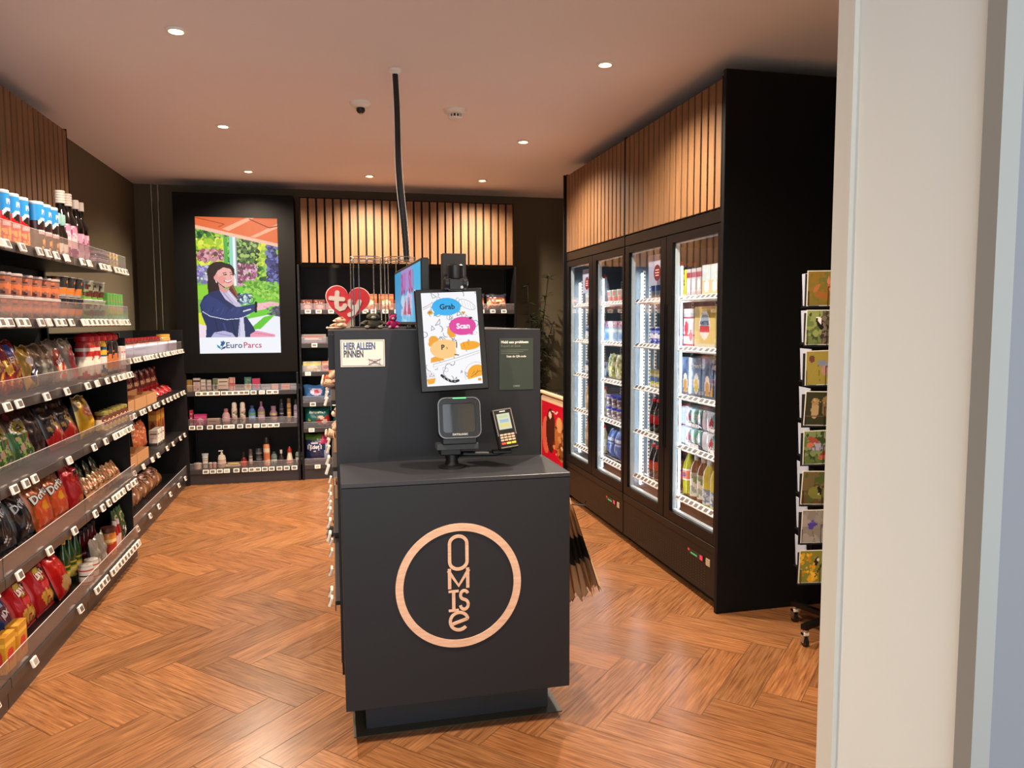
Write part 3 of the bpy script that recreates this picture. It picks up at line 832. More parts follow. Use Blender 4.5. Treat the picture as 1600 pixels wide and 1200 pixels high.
# ------------------------------------------------------------------ wall screen
def tv_art():
    nx, ny = 190, 336
    A = Art(nx, ny, '#7fb84a'); rg = random.Random(11)
    g = ['#3f7d2c', '#5fa23a', '#8fc04a', '#2b5a2c', '#b8d84a', '#1f4a30', '#9ccf5a']
    A.speck(0, .55, 1, 1, g, 800, .035, 1)
    A.speck(0, .66, .35, .84, ['#d8e23a', '#a8cc30', '#e8ea60', '#74a832'], 200, .03, 2)
    A.speck(.72, .66, .86, .82, ['#e2e63a', '#c0d84a', '#8fb83a'], 90, .028, 3)
    A.speck(.45, .6, .75, .86, ['#1d3a28', '#36542c', '#5a7a44', '#a4c26a'], 260, .022, 4)
    A.speck(.86, .5, 1, .82, ['#3a3f78', '#4a4a8a', '#25284f', '#7478b8'], 240, .025, 5)
    A.speck(.02, .68, .35, .76, ['#c88a98', '#e0a8b4', '#6a4a4a', '#a45a6a'], 110, .022, 6)
    A.speck(.0, .52, .22, .645, ['#a69ad0', '#c8b8e8', '#57885a', '#7c70b0', '#e0dcf4'], 160, .022, 7)
    A.speck(.45, .50, .72, .66, ['#b06a8a', '#d89ab8', '#6a3f50', '#8a4a66', '#e8c0d0'], 200, .02, 8)
    A.rect(.40, .55, .46, .87, '#8fd6c4'); A.rect(.44, .50, .475, .87, '#f0f4f4'); A.rect(.475, .50, .49, .87, '#9aa8b4'); A.rect(.33, .65, .38, .86, '#4fae4a')
    A.poly([(0, .50), (0, .40), (.25, .40), (.2, .51)], '#8fd436')
    A.poly([(.50, .50), (.62, .50), (1, .36), (1, .30), (.6, .17), (.5, .3)], '#6fcf3a')
    A.poly([(.56, .53), (.66, .545), (1, .47), (1, .37), (.86, .375), (.6, .47)], '#79b83a'); A.speck(.56, .4, 1, .53, ['#8fce48', '#5a9a30', '#a6da5c'], 150, .018, 9)
    A.poly([(.85, .28), (1, .36), (1, .27)], '#5a5a6a'); A.speck(.84, .27, .99, .34, ['#444458', '#6a6a78'], 30, .015, 10)
    A.poly([(.55, .25), (.85, .285), (1, .27), (1, .12), (.5, .12), (.5, .2)], '#eef0f8')
    A.poly([(.6, .17), (.75, .18), (.95, .29), (.8, .27)], '#67c832')
    A.rect(0, .1, .12, .3, '#f2dce8'); A.poly([(0, .3), (.1, .3), (.12, .2), (0, .22)], '#d8e23a')
    # pergola roof
    A.poly([(0, 1), (1, 1), (1, .795), (.62, .845), (0, .925)], '#e8703e')
    A.poly([(0, .94), (.6, .865), (1, .815), (1, .79), (.6, .84), (0, .915)], '#f7c0a4')
    A.poly([(.32, .915), (.62, 1), (.72, 1), (.40, .90)], '#f7b08a'); A.poly([(.72, .855), (1, .93), (1, .96), (.66, .862)], '#f7b08a')
    A.line([(0, .995), (.35, .95), (.28, .93)], .012, '#b84a22'); A.line([(.66, .99), (.90, .93), (1, .945)], .014, '#8a3418')
    # woman
    hair = '#2c1a1a'
    A.poly([(.13, .60), (.12, .50), (.13, .43), (.20, .42), (.33, .44), (.32, .60)], hair); A.ell(.27, .595, .15, .082, hair); A.ell(.36, .605, .095, .058, hair)
    A.poly([(.36, .53), (.42, .52), (.50, .41), (.47, .40), (.38, .46)], '#6a3226'); A.line([(.40, .52), (.48, .42)], .012, '#a8604a')
    A.poly([(.02, .36), (.07, .42), (.16, .455), (.27, .47), (.34, .44), (.50, .36), (.56, .29), (.66, .20), (.72, .12), (.08, .12), (.09, .20), (.04, .28)], '#26325e')
    A.poly([(.26, .47), (.33, .40), (.46, .345), (.53, .345), (.46, .41), (.37, .475)], '#c9c0da'); A.line([(.31, .45), (.42, .37)], .016, '#a79cc4'); A.line([(.36, .46), (.47, .38)], .012, '#e4dcf0')
    A.poly([(.47, .12), (.50, .27), (.545, .27), (.56, .12)], '#d6d2e8'); A.line([(.50, .26), (.49, .13)], .01, '#a9a4cc')
    A.poly([(.25, .52), (.35, .47), (.40, .50), (.35, .445), (.27, .46)], '#dc9c98')
    A.ell(.325, .575, .105, .070, '#efb0a8'); A.ell(.355, .545, .088, .055, '#efb0a8'); A.ell(.385, .53, .055, .032, '#efb0a8'); A.ell(.225, .565, .026, .026, '#e89c98'); A.line([(.225, .535), (.232, .525)], .012, '#f6f0f4')
    A.ell(.30, .545, .05, .03, '#e89a92'); A.ell(.42, .55, .03, .024, '#f4bdb4')
    A.poly([(.14, .61), (.20, .665), (.34, .668), (.44, .63), (.45, .59), (.40, .625), (.32, .635), (.25, .61), (.21, .57), (.16, .56)], hair)
    A.poly([(.42, .62), (.46, .59), (.47, .545), (.445, .60)], hair)
    A.line([(.315, .592), (.355, .597)], .009, '#3a2422'); A.line([(.40, .598), (.43, .596)], .009, '#3a2422'); A.line([(.32, .580), (.355, .582)], .014, '#33202a'); A.line([(.405, .583), (.43, .583)], .013, '#33202a')
    A.line([(.395, .575), (.412, .555), (.392, .552)], .007, '#cc857c')
    A.line([(.33, .537), (.365, .525), (.405, .533)], .020, '#b84a56'); A.line([(.337, .538), (.365, .530), (.400, .536)], .011, '#ffffff')
    A.speck(.49, .37, .64, .44, ['#a8c8d8', '#303a5a', '#d8e8f0', '#5a7a9a'], 60, .018, 12); A.ell(.56, .405, .07, .035, '#3a4a66', ring=.7); A.ell(.64, .395, .045, .028, '#3a4a66', ring=.6)
    # pointing arm
    A.poly([(.03, .37), (.06, .31), (.16, .275), (.34, .255), (.52, .265), (.70, .315), (.70, .37), (.50, .345), (.38, .33), (.24, .40), (.12, .43)], '#2f3e74')
    for q in range(9): A.line([(.10 + .06 * q, .29 + .012 * (q % 3)), (.13 + .06 * q, .33 + .01 * (q % 2))], .008, ['#3d4e8a', '#222c58', '#46589a'][q % 3])
    A.line([(.05, .31), (.14, .275), (.34, .250), (.50, .258), (.62, .285)], .009, '#d8daf0'); A.line([(.55, .312), (.635, .326)], .018, '#d8dae8')
    A.line([(.20, .25), (.24, .13)], .012, '#1a2448'); A.line([(.40, .25), (.44, .13)], .012, '#1a2448'); A.line([(.30, .22), (.33, .16)], .02, '#35447c')
    A.poly([(.70, .315), (.71, .37), (.80, .375), (.88, .385), (.99, .375), (.99, .352), (.88, .35), (.84, .335), (.80, .325)], '#f3bcc4'); A.line([(.80, .345), (.86, .338)], .012, '#e09aa4'); A.line([(.84, .362), (.98, .364)], .006, '#dc98a0'); A.line([(.70, .31), (.705, .375)], .032, '#14141c')
    A.poly([(.62, .14), (.70, .168), (.80, .155), (.93, .138), (.93, .12), (.62, .12)], '#ee9cb4'); A.line([(.68, .15), (.9, .13)], .008, '#d07890')
    A.poly([(.18, .155), (.30, .168), (.40, .15), (.44, .12), (.14, .12)], '#b8b4dc'); A.line([(.2, .15), (.38, .13)], .01, '#8e8abc')
    A.rect(0, 0, 1, .118, '#f2f4fb')
    return A.a
ms = empty('media_screen_cabinet', (-0.905, 7.85, 1.10), 0, 'tall black wall cabinet holding a bright portrait advert screen', 'wall screen')
mb = MB(); x0, x1, z0, z1 = -1.268 + .905, -.51 + .905, 1.297 - 1.1, 2.616 - 1.1
HX0, HX1, HZ1 = -1.462 + .905, -.352 + .905, 2.842 - 1.1
PB = mat('cabinet_brown_black', '#0a0807', rough=0.6, spec=0.15)
mb.box(HX0, x0, 0, 0.44, 0.008, HZ1, PB); mb.box(x1, HX1, 0, 0.44, 0.008, HZ1, PB); mb.box(x0, x1, 0, 0.44, z1, HZ1, PB); mb.box(x0, x1, 0, 0.44, 0.008, z0, PB); mb.box(x0, x1, 0.05, 0.4, z0, z1, MT['black'])
mb.obj('housing', ms)
mb = MB(); mb.grid(lambda u, v: (x0 + (x1 - x0) * u, 0.012, z0 + (z1 - z0) * v), tv_art(), MT['screen']); mb.obj('display', ms, smooth=0)
zc = z0 + (z1 - z0) * .060
mb = MB(); mb.text('Euro', 0.056, MT['screen'], '#26456f', M=T(0.034, 0.010, zc), align='RIGHT', bold=0.012); mb.text('Parcs', 0.056, MT['screen'], '#c04a5e', M=T(0.040, 0.010, zc), align='LEFT', bold=0.012)
TL = MT['screen']
mb.prism([(-.175, zc - .005), (-.165, zc + .02), (-.170, zc + .042), (-.155, zc + .035), (-.143, zc + .048), (-.137, zc + .033), (-.125, zc + .036), (-.135, zc + .01), (-.150, zc - .008)], .009, .010, TL, '#2a5f94')
mb.prism([(-.158, zc - .008), (-.152, zc - .008), (-.160, zc - .045), (-.167, zc - .045)], .009, .010, TL, '#2a6f8c')
mb.prism([(-.165, zc - .04), (-.200, zc - .02), (-.205, zc + .008), (-.175, zc - .012)], .009, .010, TL, '#2f9aa6'); mb.prism([(-.160, zc - .04), (-.130, zc - .03), (-.118, zc - .008), (-.150, zc - .018)], .009, .010, TL, '#243f70')
mb.obj('logo_lettering', ms)

# ------------------------------------------------------------------ steel shelving
TAG_ME = {}
def tag_mesh(kind):
    if kind in TAG_ME: return TAG_ME[kind]
    mb = MB(); M = T(0, -0.012, 0, rx=math.radians(-18))
    mb.box(-0.0275, 0.0275, -0.010, 0.002, -0.0195, 0.0195, MT['tagc' if kind == 2 else 'tag'], M=M, ch=0.002)
    mb.box(-0.0195, 0.0195, -0.0108, -0.009, -0.0125, 0.0135, MT['tagw' if kind == 1 else 'tagd'], M=M)
    me = mb.mesh('price_tag'); TAG_ME[kind] = me
    return me
def hang_tags(shelf, xs, z, rg, skip_y=0.0):
    for x in xs:
        o = D.objects.new('price_tag', tag_mesh(0 if rg.random() < .85 else 1)); COL.objects.link(o)
        o.parent = shelf; o.location = (x, -0.004 - skip_y, z - 0.021); o.rotation_euler = (0, 0, rg.uniform(-.03, .03))
def shelving(origin, rz, width, depth, levels, top, label, tags, riser=0.075, ends=(True, True), seed=1, back_top=None, kick=0.10, group=None):
    """levels: z of every shelf surface, lowest first. local x along the front, +y to the back."""
    r = empty('shelving_unit', origin, rz, label, 'shelving', group)
    rg = random.Random(seed)
    mb = MB(); mb.box(0, width, depth - 0.02, depth, 0.02, back_top or top, MT['rackback'])
    for x in (0.002, width - 0.032):
        mb.box(x, x + 0.03, depth - 0.05, depth - 0.0205, 0, top, MT['rack'])
        for q in range(int(top / 0.05)): mb.box(x + 0.011, x + 0.019, depth - 0.0506, depth - 0.05, 0.03 + q * .05, 0.05 + q * .05, MT['blackp'])
    mb.obj('back_panel', r)
    for s_, e in ((0, ends[0]), (1, ends[1])):
        if e:
            x = 0.0 if s_ == 0 else width - 0.02
            mb = MB(); mb.box(x, x + 0.02, -0.012, depth - 0.052, 0.0, top, MT['rack'], ch=0.002)
            for q in range(12): mb.box(x + 0.006, x + 0.014, -0.0126, -0.012, 0.1 + q * (top - .2) / 12, 0.13 + q * (top - .2) / 12, MT['blackp'])
            mb.obj('end_frame', r)
    mb = MB(); mb.box(0.002, width - 0.002, 0.012, 0.03, 0.0, levels[0] - 0.02, MT['rail']); mb.obj('kick_plate', r)
    for k, z in enumerate(levels):
        sh_ = MB(); g = 0.0215 if k < 99 else 0
        a = 0.021 if ends[0] else 0.0015; b = width - (0.021 if ends[1] else 0.0015)
        sh_.box(a, b, 0.0, depth - 0.051, z - 0.018, z, MT['rack']); sh_.box(a, b, -0.004, 0.0, z - 0.044, z, MT['rail'], ch=0.001)
        s = sh_.obj('shelf', r)
        rs_ = riser[k] if isinstance(riser, tuple) else riser
        if rs_:
            mb = MB(); mb.box(a + .002, b - .002, 0.001, 0.0035, z, z + rs_, MT['acrylic']); mb.box(a + .002, b - .002, 0.0008, 0.0037, z + rs_, z + rs_ + .0015, MT['acrylic_edge_highlight']); mb.obj('shelf_riser', s)
        hang_tags(s, tags[k] if isinstance(tags[k], (list, tuple)) else sorted(rg.uniform(a + .03, b - .03) for _ in range(tags[k])), z, rg)
    return r
def spread_tags(seed, n, a, b):
    rg = random.Random(seed); xs = []; x = a
    p = (b - a) / n
    for k in range(n): xs.append(a + p * (k + .5) + rg.uniform(-.22, .22) * p)
    return [x for i, x in enumerate(xs) if i == 0 or x - xs[i - 1] > 0.057]
LZ = [0.132, 0.556, 0.925, 1.275, 1.622, 1.95]
FX = -1.335
# three bays on the left wall (near bay mostly outside the frame)
shelving((FX, 2.36, 0), PI / 2, 1.05, 0.535, LZ, 2.01, 'dark shelving bay at the left picture edge, nearest the camera',
         [spread_tags(40 + k, n, .05, 1.0) for k, n in enumerate((4, 5, 7, 6, 9, 6))], ends=(True, False), seed=1, riser=.085, group='tall shelving bays on the left')
TAGS2 = [[.20, .83], [.10, .45, .80], [.10, .22, .32, .78], [.08, .20, .52, .80], [.07, .15, .26, .33, .50, .60, .72, .80, .92], [.10, .17, .33, .53, .64, .75, .90]]
shelving((FX, 3.412, 0), PI / 2, 1.05, 0.535, LZ, 2.01, 'middle bay of the tall left shelving, full of crisp bags', TAGS2, ends=(False, False), seed=2, riser=.085, group='tall shelving bays on the left')
TAGS3 = [[.06, .12, .19, .25, .37, .43, .50, .57, .64, .71, .78, .86, .93, .99], [.10, .24, .36, .47, .54, .61, .68, .80, .90, .98], [.14, .36, .55, .61, .67, .75, .85, .95], [.08, .25, .45, .60, .72, .82, .93, 1.0], [.07, .15, .24, .33, .41, .50, .60, .70, .80, .90, .98], [.10, .22, .45, .52, .60, .76, .84, .92, .99]]
ub = shelving((FX, 4.464, 0), PI / 2, 1.08, 0.535, LZ, 2.01, 'rear bay of the tall left shelving with jars and cups', TAGS3, ends=(False, False), seed=3, riser=.085, group='tall shelving bays on the left')
mb = MB(); mb.box(1.0805, 1.088, .03, .535, 0, 1.50, MT['rack']); mb.obj('end_panel', ub)
# lower unit behind it
BZ = [0.135, 0.545, 0.950, 1.348]
FB = -1.425
LOWU = []
for i, (y0_, lb) in enumerate(((5.62, 'lower shelving bay with cardboard trays, next to the tall bays'), (6.731, 'lower shelving bay in the rear left corner'))):
    u_ = shelving((FB, y0_, 0), PI / 2, 1.109, 0.445, BZ, 1.53, lb, [spread_tags(60 + 4 * i + k, n, .05, 1.09) for k, n in enumerate((3, 4, 7, 10))], ends=(False, i == 1), seed=5 + i, riser=(.07, 0, 0, .07), group='lower shelving bays on the left')
    if i == 0:
        mb = MB(); mb.box(-.024, -.001, -.012, .02, 0, 1.53, MT['rack'], ch=.002); mb.box(-.024, -.001, .02, .40, 1.50, 1.53, MT['rack'], ch=.002)
        for q in range(14): mb.box(-.016, -.009, -.0126, -.012, .1 + q * .1, .13 + q * .1, MT['blackp'])
        mb.obj('end_frame', u_)
# rear wall bays
RZ1 = [0.152, 0.592, 0.925]
shelving((-1.422, 7.85, 0), 0, 1.072, 0.44, RZ1, 1.10, 'low black shelving under the wall screen with toiletries',
         [[.17, .235, .30, .365, .455, .535, .60, .66, .725, .79, .865, .935, 1.01], [.06, .13, .225, .305, .37, .425, .505, .585, .66, .73, .79, .85], [.13, .19, .245, .30, .365, .42, .475, .53, .575, .64, .72, .79, .85]], ends=(True, True), seed=9, riser=.06)
RZ2 = [0.152, 0.528, 0.79, 1.10, 1.385, 1.722]
for i, (x_, w_, lb) in enumerate(((-0.335, 1.12, 'tall rear wall shelving bay with nappies and tissue packs'), (0.787, 1.12, 'tall rear wall shelving bay behind the checkout screen'))):
    shelving((x_, 7.85, 0), 0, w_, 0.44, RZ2, 2.17, lb, [[.15, .42, .7], [.1, .4, .8], [.12, .34, .55], [.08, .33, .6], [.15, .4, .6], [.095, .20, .32, .48, .56, .66, .74, .86, .98]], ends=(True, True), seed=20 + i, riser=.06, back_top=2.17, group='tall rear wall shelving bays')

# ------------------------------------------------------------------ gondola behind the counter
gd = empty('gondola_shelving', (0.435, 3.23, 0), 0, 'double-sided island shelving directly behind the checkout counter', 'shelving')
mb = MB(); mb.box(0.06, 0.80, 3.232, 4.72, 0.0, 0.10, MT['rack']); wobj(mb, 'plinth', gd)
mb = MB(); mb.box(0.42, 0.45, 3.232, 4.72, 0.10, 1.53, MT['rackback']); wobj(mb, 'core_panel', gd)
mb = MB(); mb.box(-0.022, 0.875, 3.226, 3.250, 1.40, 1.548, MT['rack']); mb.box(0.006, 0.875, 3.226, 3.250, 0.08, 1.40, MT['rack']); wobj(mb, 'end_panel', gd)
mb = MB(); mb.box(-0.022, 0.875, 3.226, 4.72, 1.5485, 1.566, MT['rackback'], ch=.002); wobj(mb, 'top_board', gd)
GZ = [0.40, 0.70, 0.985, 1.27]
for z in GZ:
    sh_ = MB(); sh_.box(-0.014, 0.418, 3.252, 4.72, z - .018, z, MT['rack']); sh_.box(-0.018, -0.014, 3.252, 4.72, z - .044, z, MT['rail'])
    s = wobj(sh_, 'shelf', gd)
    rg = random.Random(int(z * 100))
    for y_ in (3.29, 3.40, 3.52, 3.70, 3.86, 4.05, 4.25, 4.45):
        if rg.random() < .25: continue
        o = D.objects.new('price_tag', tag_mesh(0)); COL.objects.link(o); o.parent = s
        o.location = (-0.018 - 0.435 - 0.003, y_ + rg.uniform(-.03, .03) - 3.23, z - .02); o.rotation_euler = (0, rg.uniform(-.05, .05), -PI / 2)
    mb = MB(); mb.box(0.452, 0.86, 3.252, 4.72, z - .018, z, MT['rack']); mb.box(0.86, 0.864, 3.252, 4.72, z - .044, z + .002, MT['rail']); wobj(mb, 'shelf', gd)

# ------------------------------------------------------------------ refrigerators
def dot_strip(mb, x0_, x1_, y_, z0_, z1_, pitch=0.024):
    """perforated white shelf standard seen from local -y"""
    n = int((z1_ - z0_) / pitch)
    mb.box(x0_, x1_, y_, y_ + .006, z0_, z1_, MT['white'])
    for k in range(n):
        z = z0_ + k * pitch
        mb.box(x0_ + .003, x1_ - .003, y_ - .0012, y_, z + .004, z + .015, MT['blackp'])
FZ = [0.510, 0.830, 1.140, 1.435, 1.740]
def fridge(origin, label):
    r = empty('refrigerator', origin, -PI / 2, label, 'refrigerator', 'double-door drinks refrigerators')
    W, Dp = 1.365, 0.80; fm = MT['fridge']; wi = MT['fridge_in']
    mb = MB()
    mb.box(0, 0.03, 0.05, Dp, 0.33, 2.19, fm); mb.box(W - .03, W, 0.05, Dp, 0.33, 2.19, fm); mb.box(0.03, W - .03, Dp - .04, Dp, .33, 2.19, fm)
    mb.box(0.03, W - .03, .05, Dp - .04, 2.12, 2.19, fm); mb.box(0.03, W - .03, .05, Dp - .04, .33, .40, mat('fridge_floor', '#3b2a26', rough=.5) if 'FF' not in globals() else FF)
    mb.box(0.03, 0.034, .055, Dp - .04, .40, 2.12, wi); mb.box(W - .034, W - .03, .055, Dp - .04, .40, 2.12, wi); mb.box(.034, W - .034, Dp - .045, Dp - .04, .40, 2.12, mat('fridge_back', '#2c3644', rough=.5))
    mb.obj('cabinet', r)
    mb = MB(); mb.box(0.001, W - .001, 0, 0.05, 2.122, 2.188, fm, ch=.002); mb.obj('header', r)
    mb = MB(); mb.box(0.001, W - .001, 0.0, 0.05, .304, .352, fm, ch=.002); mb.obj('sill', r)
    # grille
    mb = MB(); mb.box(0.001, W - .001, 0.004, 0.05, .055, .301, fm, ch=.002)
    for c_ in range(34):
        for q in range(10):
            if q > 7 and c_ < 10: pass
            mb.box(.10 + c_ * .034, .122 + c_ * .034, .0030, .004, .085 + q * .0155, .0905 + q * .0155, MT['blackp'])
    mb.box(0.02, W - .02, .06, .5, 0.0, .055, MT['black'])
    gr = mb.obj('grille', r)
    mb = MB(); mb.box(W - .34, W - .145, .001, .004, .228, .262, MT['blackp']); mb.box(W - .30, W - .22, 0, .001, .235, .244, mat('green_led', '#39d07a', emit=.7)); mb.box(W - .335, W - .315, 0, .001, .245, .258, mat('red_led', '#ff3040', emit=.8))
    mb.box(W - .185, W - .155, 0, .001, .232, .258, mat('red_digit', '#ff2846', emit=1.2)); mb.obj('controller', gr)
    mb = MB(); mb.box(W - .115, W - .070, .001, .004, .222, .262, MT['paper'], '#b59a80'); mb.obj('rating_sticker', gr)
    # doors
    for k in range(2):
        a = 0.004 + k * (W / 2); b = a + W / 2 - .008; f = 0.062
        if k == 0: gl0, gl1 = a + .070, b - .082
        else: gl0, gl1 = a + .082, b - .035
        zb, zt = .358, 2.116; g0, g1 = .418, 2.070
        d = empty('door', (0, 0, 0)); d.parent = r
        mb = MB(); mb.box(a, gl0, 0, .045, zb, zt, MT['frame'], ch=.002); mb.box(gl1, b, 0, .045, zb, zt, MT['frame'], ch=.002); mb.box(gl0, gl1, 0, .045, zb, g0, MT['frame']); mb.box(gl0, gl1, 0, .045, g1, zt, MT['frame']); mb.obj('door_frame', d)
        mb = MB()
        for q in [(gl0, gl0 + .010, g0, g1), (gl1 - .004, gl1, g0, g1), (gl0, gl1, g0, g0 + .012), (gl0, gl1, g1 - .008, g1)]:
            mb.box(q[0], q[1], .020, .046, q[2], q[3], MT['gasket'])
        mb.obj('gasket', d)
        mb = MB(); mb.box(gl0, gl1, .014, .018, g0, g1, MT['glass']); mb.obj('door_glass', d)
        mb = MB(); hx = b - .012 if k == 0 else a + .012
        mb.box(hx - .004, hx + .004, -.004, 0.0, .8, 1.7, MT['frame'], ch=.001); mb.obj('handle', d)
        if k == 0:
            mb = MB(); mb.lathe([(.052, 0), (.052, .001)], MT['paper'], '#5a0e18', n=28, M=T(gl1 - .075, .013, 1.905, rx=PI / 2))
            for q in range(3): mb.box(gl1 - .105 + .004 * abs(q - 1), gl1 - .045 - .004 * abs(q - 1), .0105, .012, 1.885 + q * .017, 1.892 + q * .017, MT['paper'], '#c9a0a0')
            mb.obj('round_sticker', d)
            mb = MB(); mb.box(gl0 + .22, gl1 - .02, .052, .0535, 1.83, 2.03, MT['paper'], '#a9b6da'); mb.obj('paper_notice', d)
    # interior lighting
    def tube_led(x, y, w, rot=0.0):
        mb = MB(); mb.box(x - w / 2, x + w / 2, y, y + .012, .43, 1.93, MT['led'], ch=.004); mb.obj('led_tube', r)
    tube_led(0.075, 0.095, .024); tube_led(.782, .052, .005); tube_led(W - .045, 0.070, .012)
    for k in range(2):
        mb = MB(); a = .034 + k * W / 2
        for x in (a + .20, a + .42): dot_strip(mb, x, x + .016, .70, .42, 1.95)
        xw = .0345 if k == 0 else .672
        for y_ in ((.125, .170, .215, .34, .50) if k == 0 else (.052, .076, .34)):
            mb.box(xw, xw + .004, y_, y_ + .016, .42, 1.95, MT['white'])
            for q in range(62): mb.box(xw + .004, xw + .0052, y_ + .003, y_ + .013, .43 + q * .0245, .441 + q * .0245, MT['blackp'])
        mb.obj('shelf_standard', r)
    for i, z in enumerate(FZ):
        s = None
        mb = MB()
        for k in range(2):
            a = (.08, .70)[k]; b = (.64, 1.31)[k]
            mb.box(a, b, .075, .082, z - .030, z + .004, MT['white'])
            for q in range(15): mb.box(a, b, .09 + q * .04, .094 + q * .04, z - .006, z, MT['white'])
            for q in range(4): mb.box(a + q * (b - a) / 3 - .002, a + q * (b - a) / 3 + .002, .112, .68, z - .010, z - .006, MT["white"])
        s = mb.obj('shelf', r)
        rg = random.Random(i + 31)
        for k in range(2):
            a = (.08, .70)[k]; b = (.64, 1.31)[k]
            x = a + .03
            while x < b - .02:
                o = D.objects.new('price_tag', tag_mesh(2)); COL.objects.link(o); o.parent = s
                o.location = (x, .068, z - .016); o.rotation_euler = (math.radians(-28), 0, 0)
                x += rg.choice((.058, .060, .075, .062))
    # fan guard under the ceiling
    mb = MB(); fx = W - .19
    for q in range(7): mb.tube([(fx + .020 * (q + 1) * math.cos(t * PI / 10), .30 + .020 * (q + 1) * math.sin(t * PI / 10), 2.0 - .045 * (1 - ((q + 1) / 7) ** 2)) for t in range(20)], .003, MT['chrome'], n=5, closed=True)
    for t in range(10): mb.tube([(fx, .30, 1.955), (fx + .14 * math.cos(t * PI / 5), .30 + .14 * math.sin(t * PI / 5), 2.0)], .0025, MT['chrome'], n=5)
    mb.tube([(fx, .30, 1.96), (fx, .30, 2.12)], .01, MT['chrome'], n=6)
    mb.obj('fan_guard', r)
    return r
FF = mat('fridge_floor', '#3b2a26', rough=.5)
FR2 = fridge((2.018, 5.050, 0), 'nearer two-door refrigerator with beer packs and bottles inside')
FR1 = fridge((2.018, 6.425, 0), 'farther two-door refrigerator beside the ice cream freezer')

# ------------------------------------------------------------------ ice cream chest freezer
fz = empty('chest_freezer', (2.38, 7.2, 0), 0, 'ice cream chest freezer with red printed side, in the rear right corner', 'freezer')
mb = MB(); mb.box(-0.22, 0.45, -0.46, 0.60, 0.06, 0.83, MT['paper'], '#c9a98a', ch=.03); mb.obj('body', fz)
def fz_art():
    A = Art(44, 60, '#c2162c'); A.ell(.18, .45, .16, .30, '#d8604a'); A.ell(.35, .55, .17, .36, '#4a2218'); A.ell(.33, .80, .06, .06, '#e8c8b0')
    A.ell(.70, .48, .20, .34, '#b06a38', rot=.1); A.ell(.66, .70, .10, .12, '#d89a60'); A.ell(.74, .35, .08, .18, '#8a4a28'); A.speck(.45, .2, .9, .7, ['#6a3018', '#c88850', '#e0b080'], 30, .04, 2)
    A.speck(0, .8, 1, 1, ['#c2162c', '#d84a58'], 14, .02, 3); A.line([(.40, .88), (.55, .86), (.60, .90)], .02, '#f0d0c8')
    return A.a
mb = MB(); mb.grid(lambda u, v: (-0.18 + .36 * u, -.4615, .12 + .64 * v), fz_art(), MT['gloss']); mb.grid(lambda u, v: (-.2215, .55 - .98 * u, .12 + .64 * v), fz_art(), MT['gloss']); mb.obj('printed_panel', fz, smooth=0)
mb = MB(); mb.box(-.235, .465, -.475, .615, .83, .862, MT['paper'], '#d0b090', ch=.008); mb.box(-.2, .43, -.44, .58, .8625, .866, MT['blackp']); mb.box(-.19, .42, -.43, .57, .867, .872, MT['glass']); mb.box(-.2, .43, .05, .07, .866, .885, MT['chrome']); mb.obj('lid', fz)

# ------------------------------------------------------------------ plant
pl = empty('potted_plant', (1.99, 7.55, 0), 0, 'tall dark leafy plant in the rear right corner behind the freezer', 'plant')
pl.location = (2.16, 8.06, 0)
mb = MB(); mb.lathe([(.10, 0), (.14, .30), (.15, .32), (.13, .32), (.12, .28)], MT['black'], n=20); mb.obj('pot', pl)
rg = random.Random(21); st = MB(); lf = MB()
for k in range(15):
    a = rg.uniform(0, 2 * PI); rr = rg.uniform(.05, .30); h = rg.uniform(1.3, 2.1)
    pts = [(rr * .8 * math.cos(a) * t ** 1.5, rr * math.sin(a) * .55 * t ** 1.5 * (1 if math.sin(a) < 0 else .5), .28 + (h - .28) * t) for t in [i / 9 for i in range(10)]]
    st.tube(pts, .005, MT['leaf'], '#2c2a1c', n=5)
    for i in range(3, 10):
        for q in range(5):
            p = Vector(pts[i]); az = rg.uniform(0, 2 * PI); el = rg.uniform(-.4, .7); L_ = rg.uniform(.07, .14)
            if p.y + L_ * math.sin(az) > .24: az = -az
            if p.y > -.22: p.x = max(p.x, -.2)
            d = Vector((math.cos(az) * math.cos(el), math.sin(az) * math.cos(el), math.sin(el)))
            sd_ = d.cross(Vector((0, 0, 1))).normalized() * L_ * .13
            up = Vector((0, 0, -L_ * .12))
            c_ = rg.choice(['#1b2a1c', '#24341f', '#2f3a24', '#4a4a30', '#17241c'])
            lf.add([p, p + d * L_ * .4 + sd_ , p + d * L_ + up, p + d * L_ * .4 - sd_, p + d * L_ * .45 + Vector((0, 0, L_ * .04))], [(0, 1, 4), (1, 2, 4), (2, 3, 4), (3, 0, 4)], MT['leaf'], c_)
st.obj('stem', pl); lf.obj('foliage', pl)

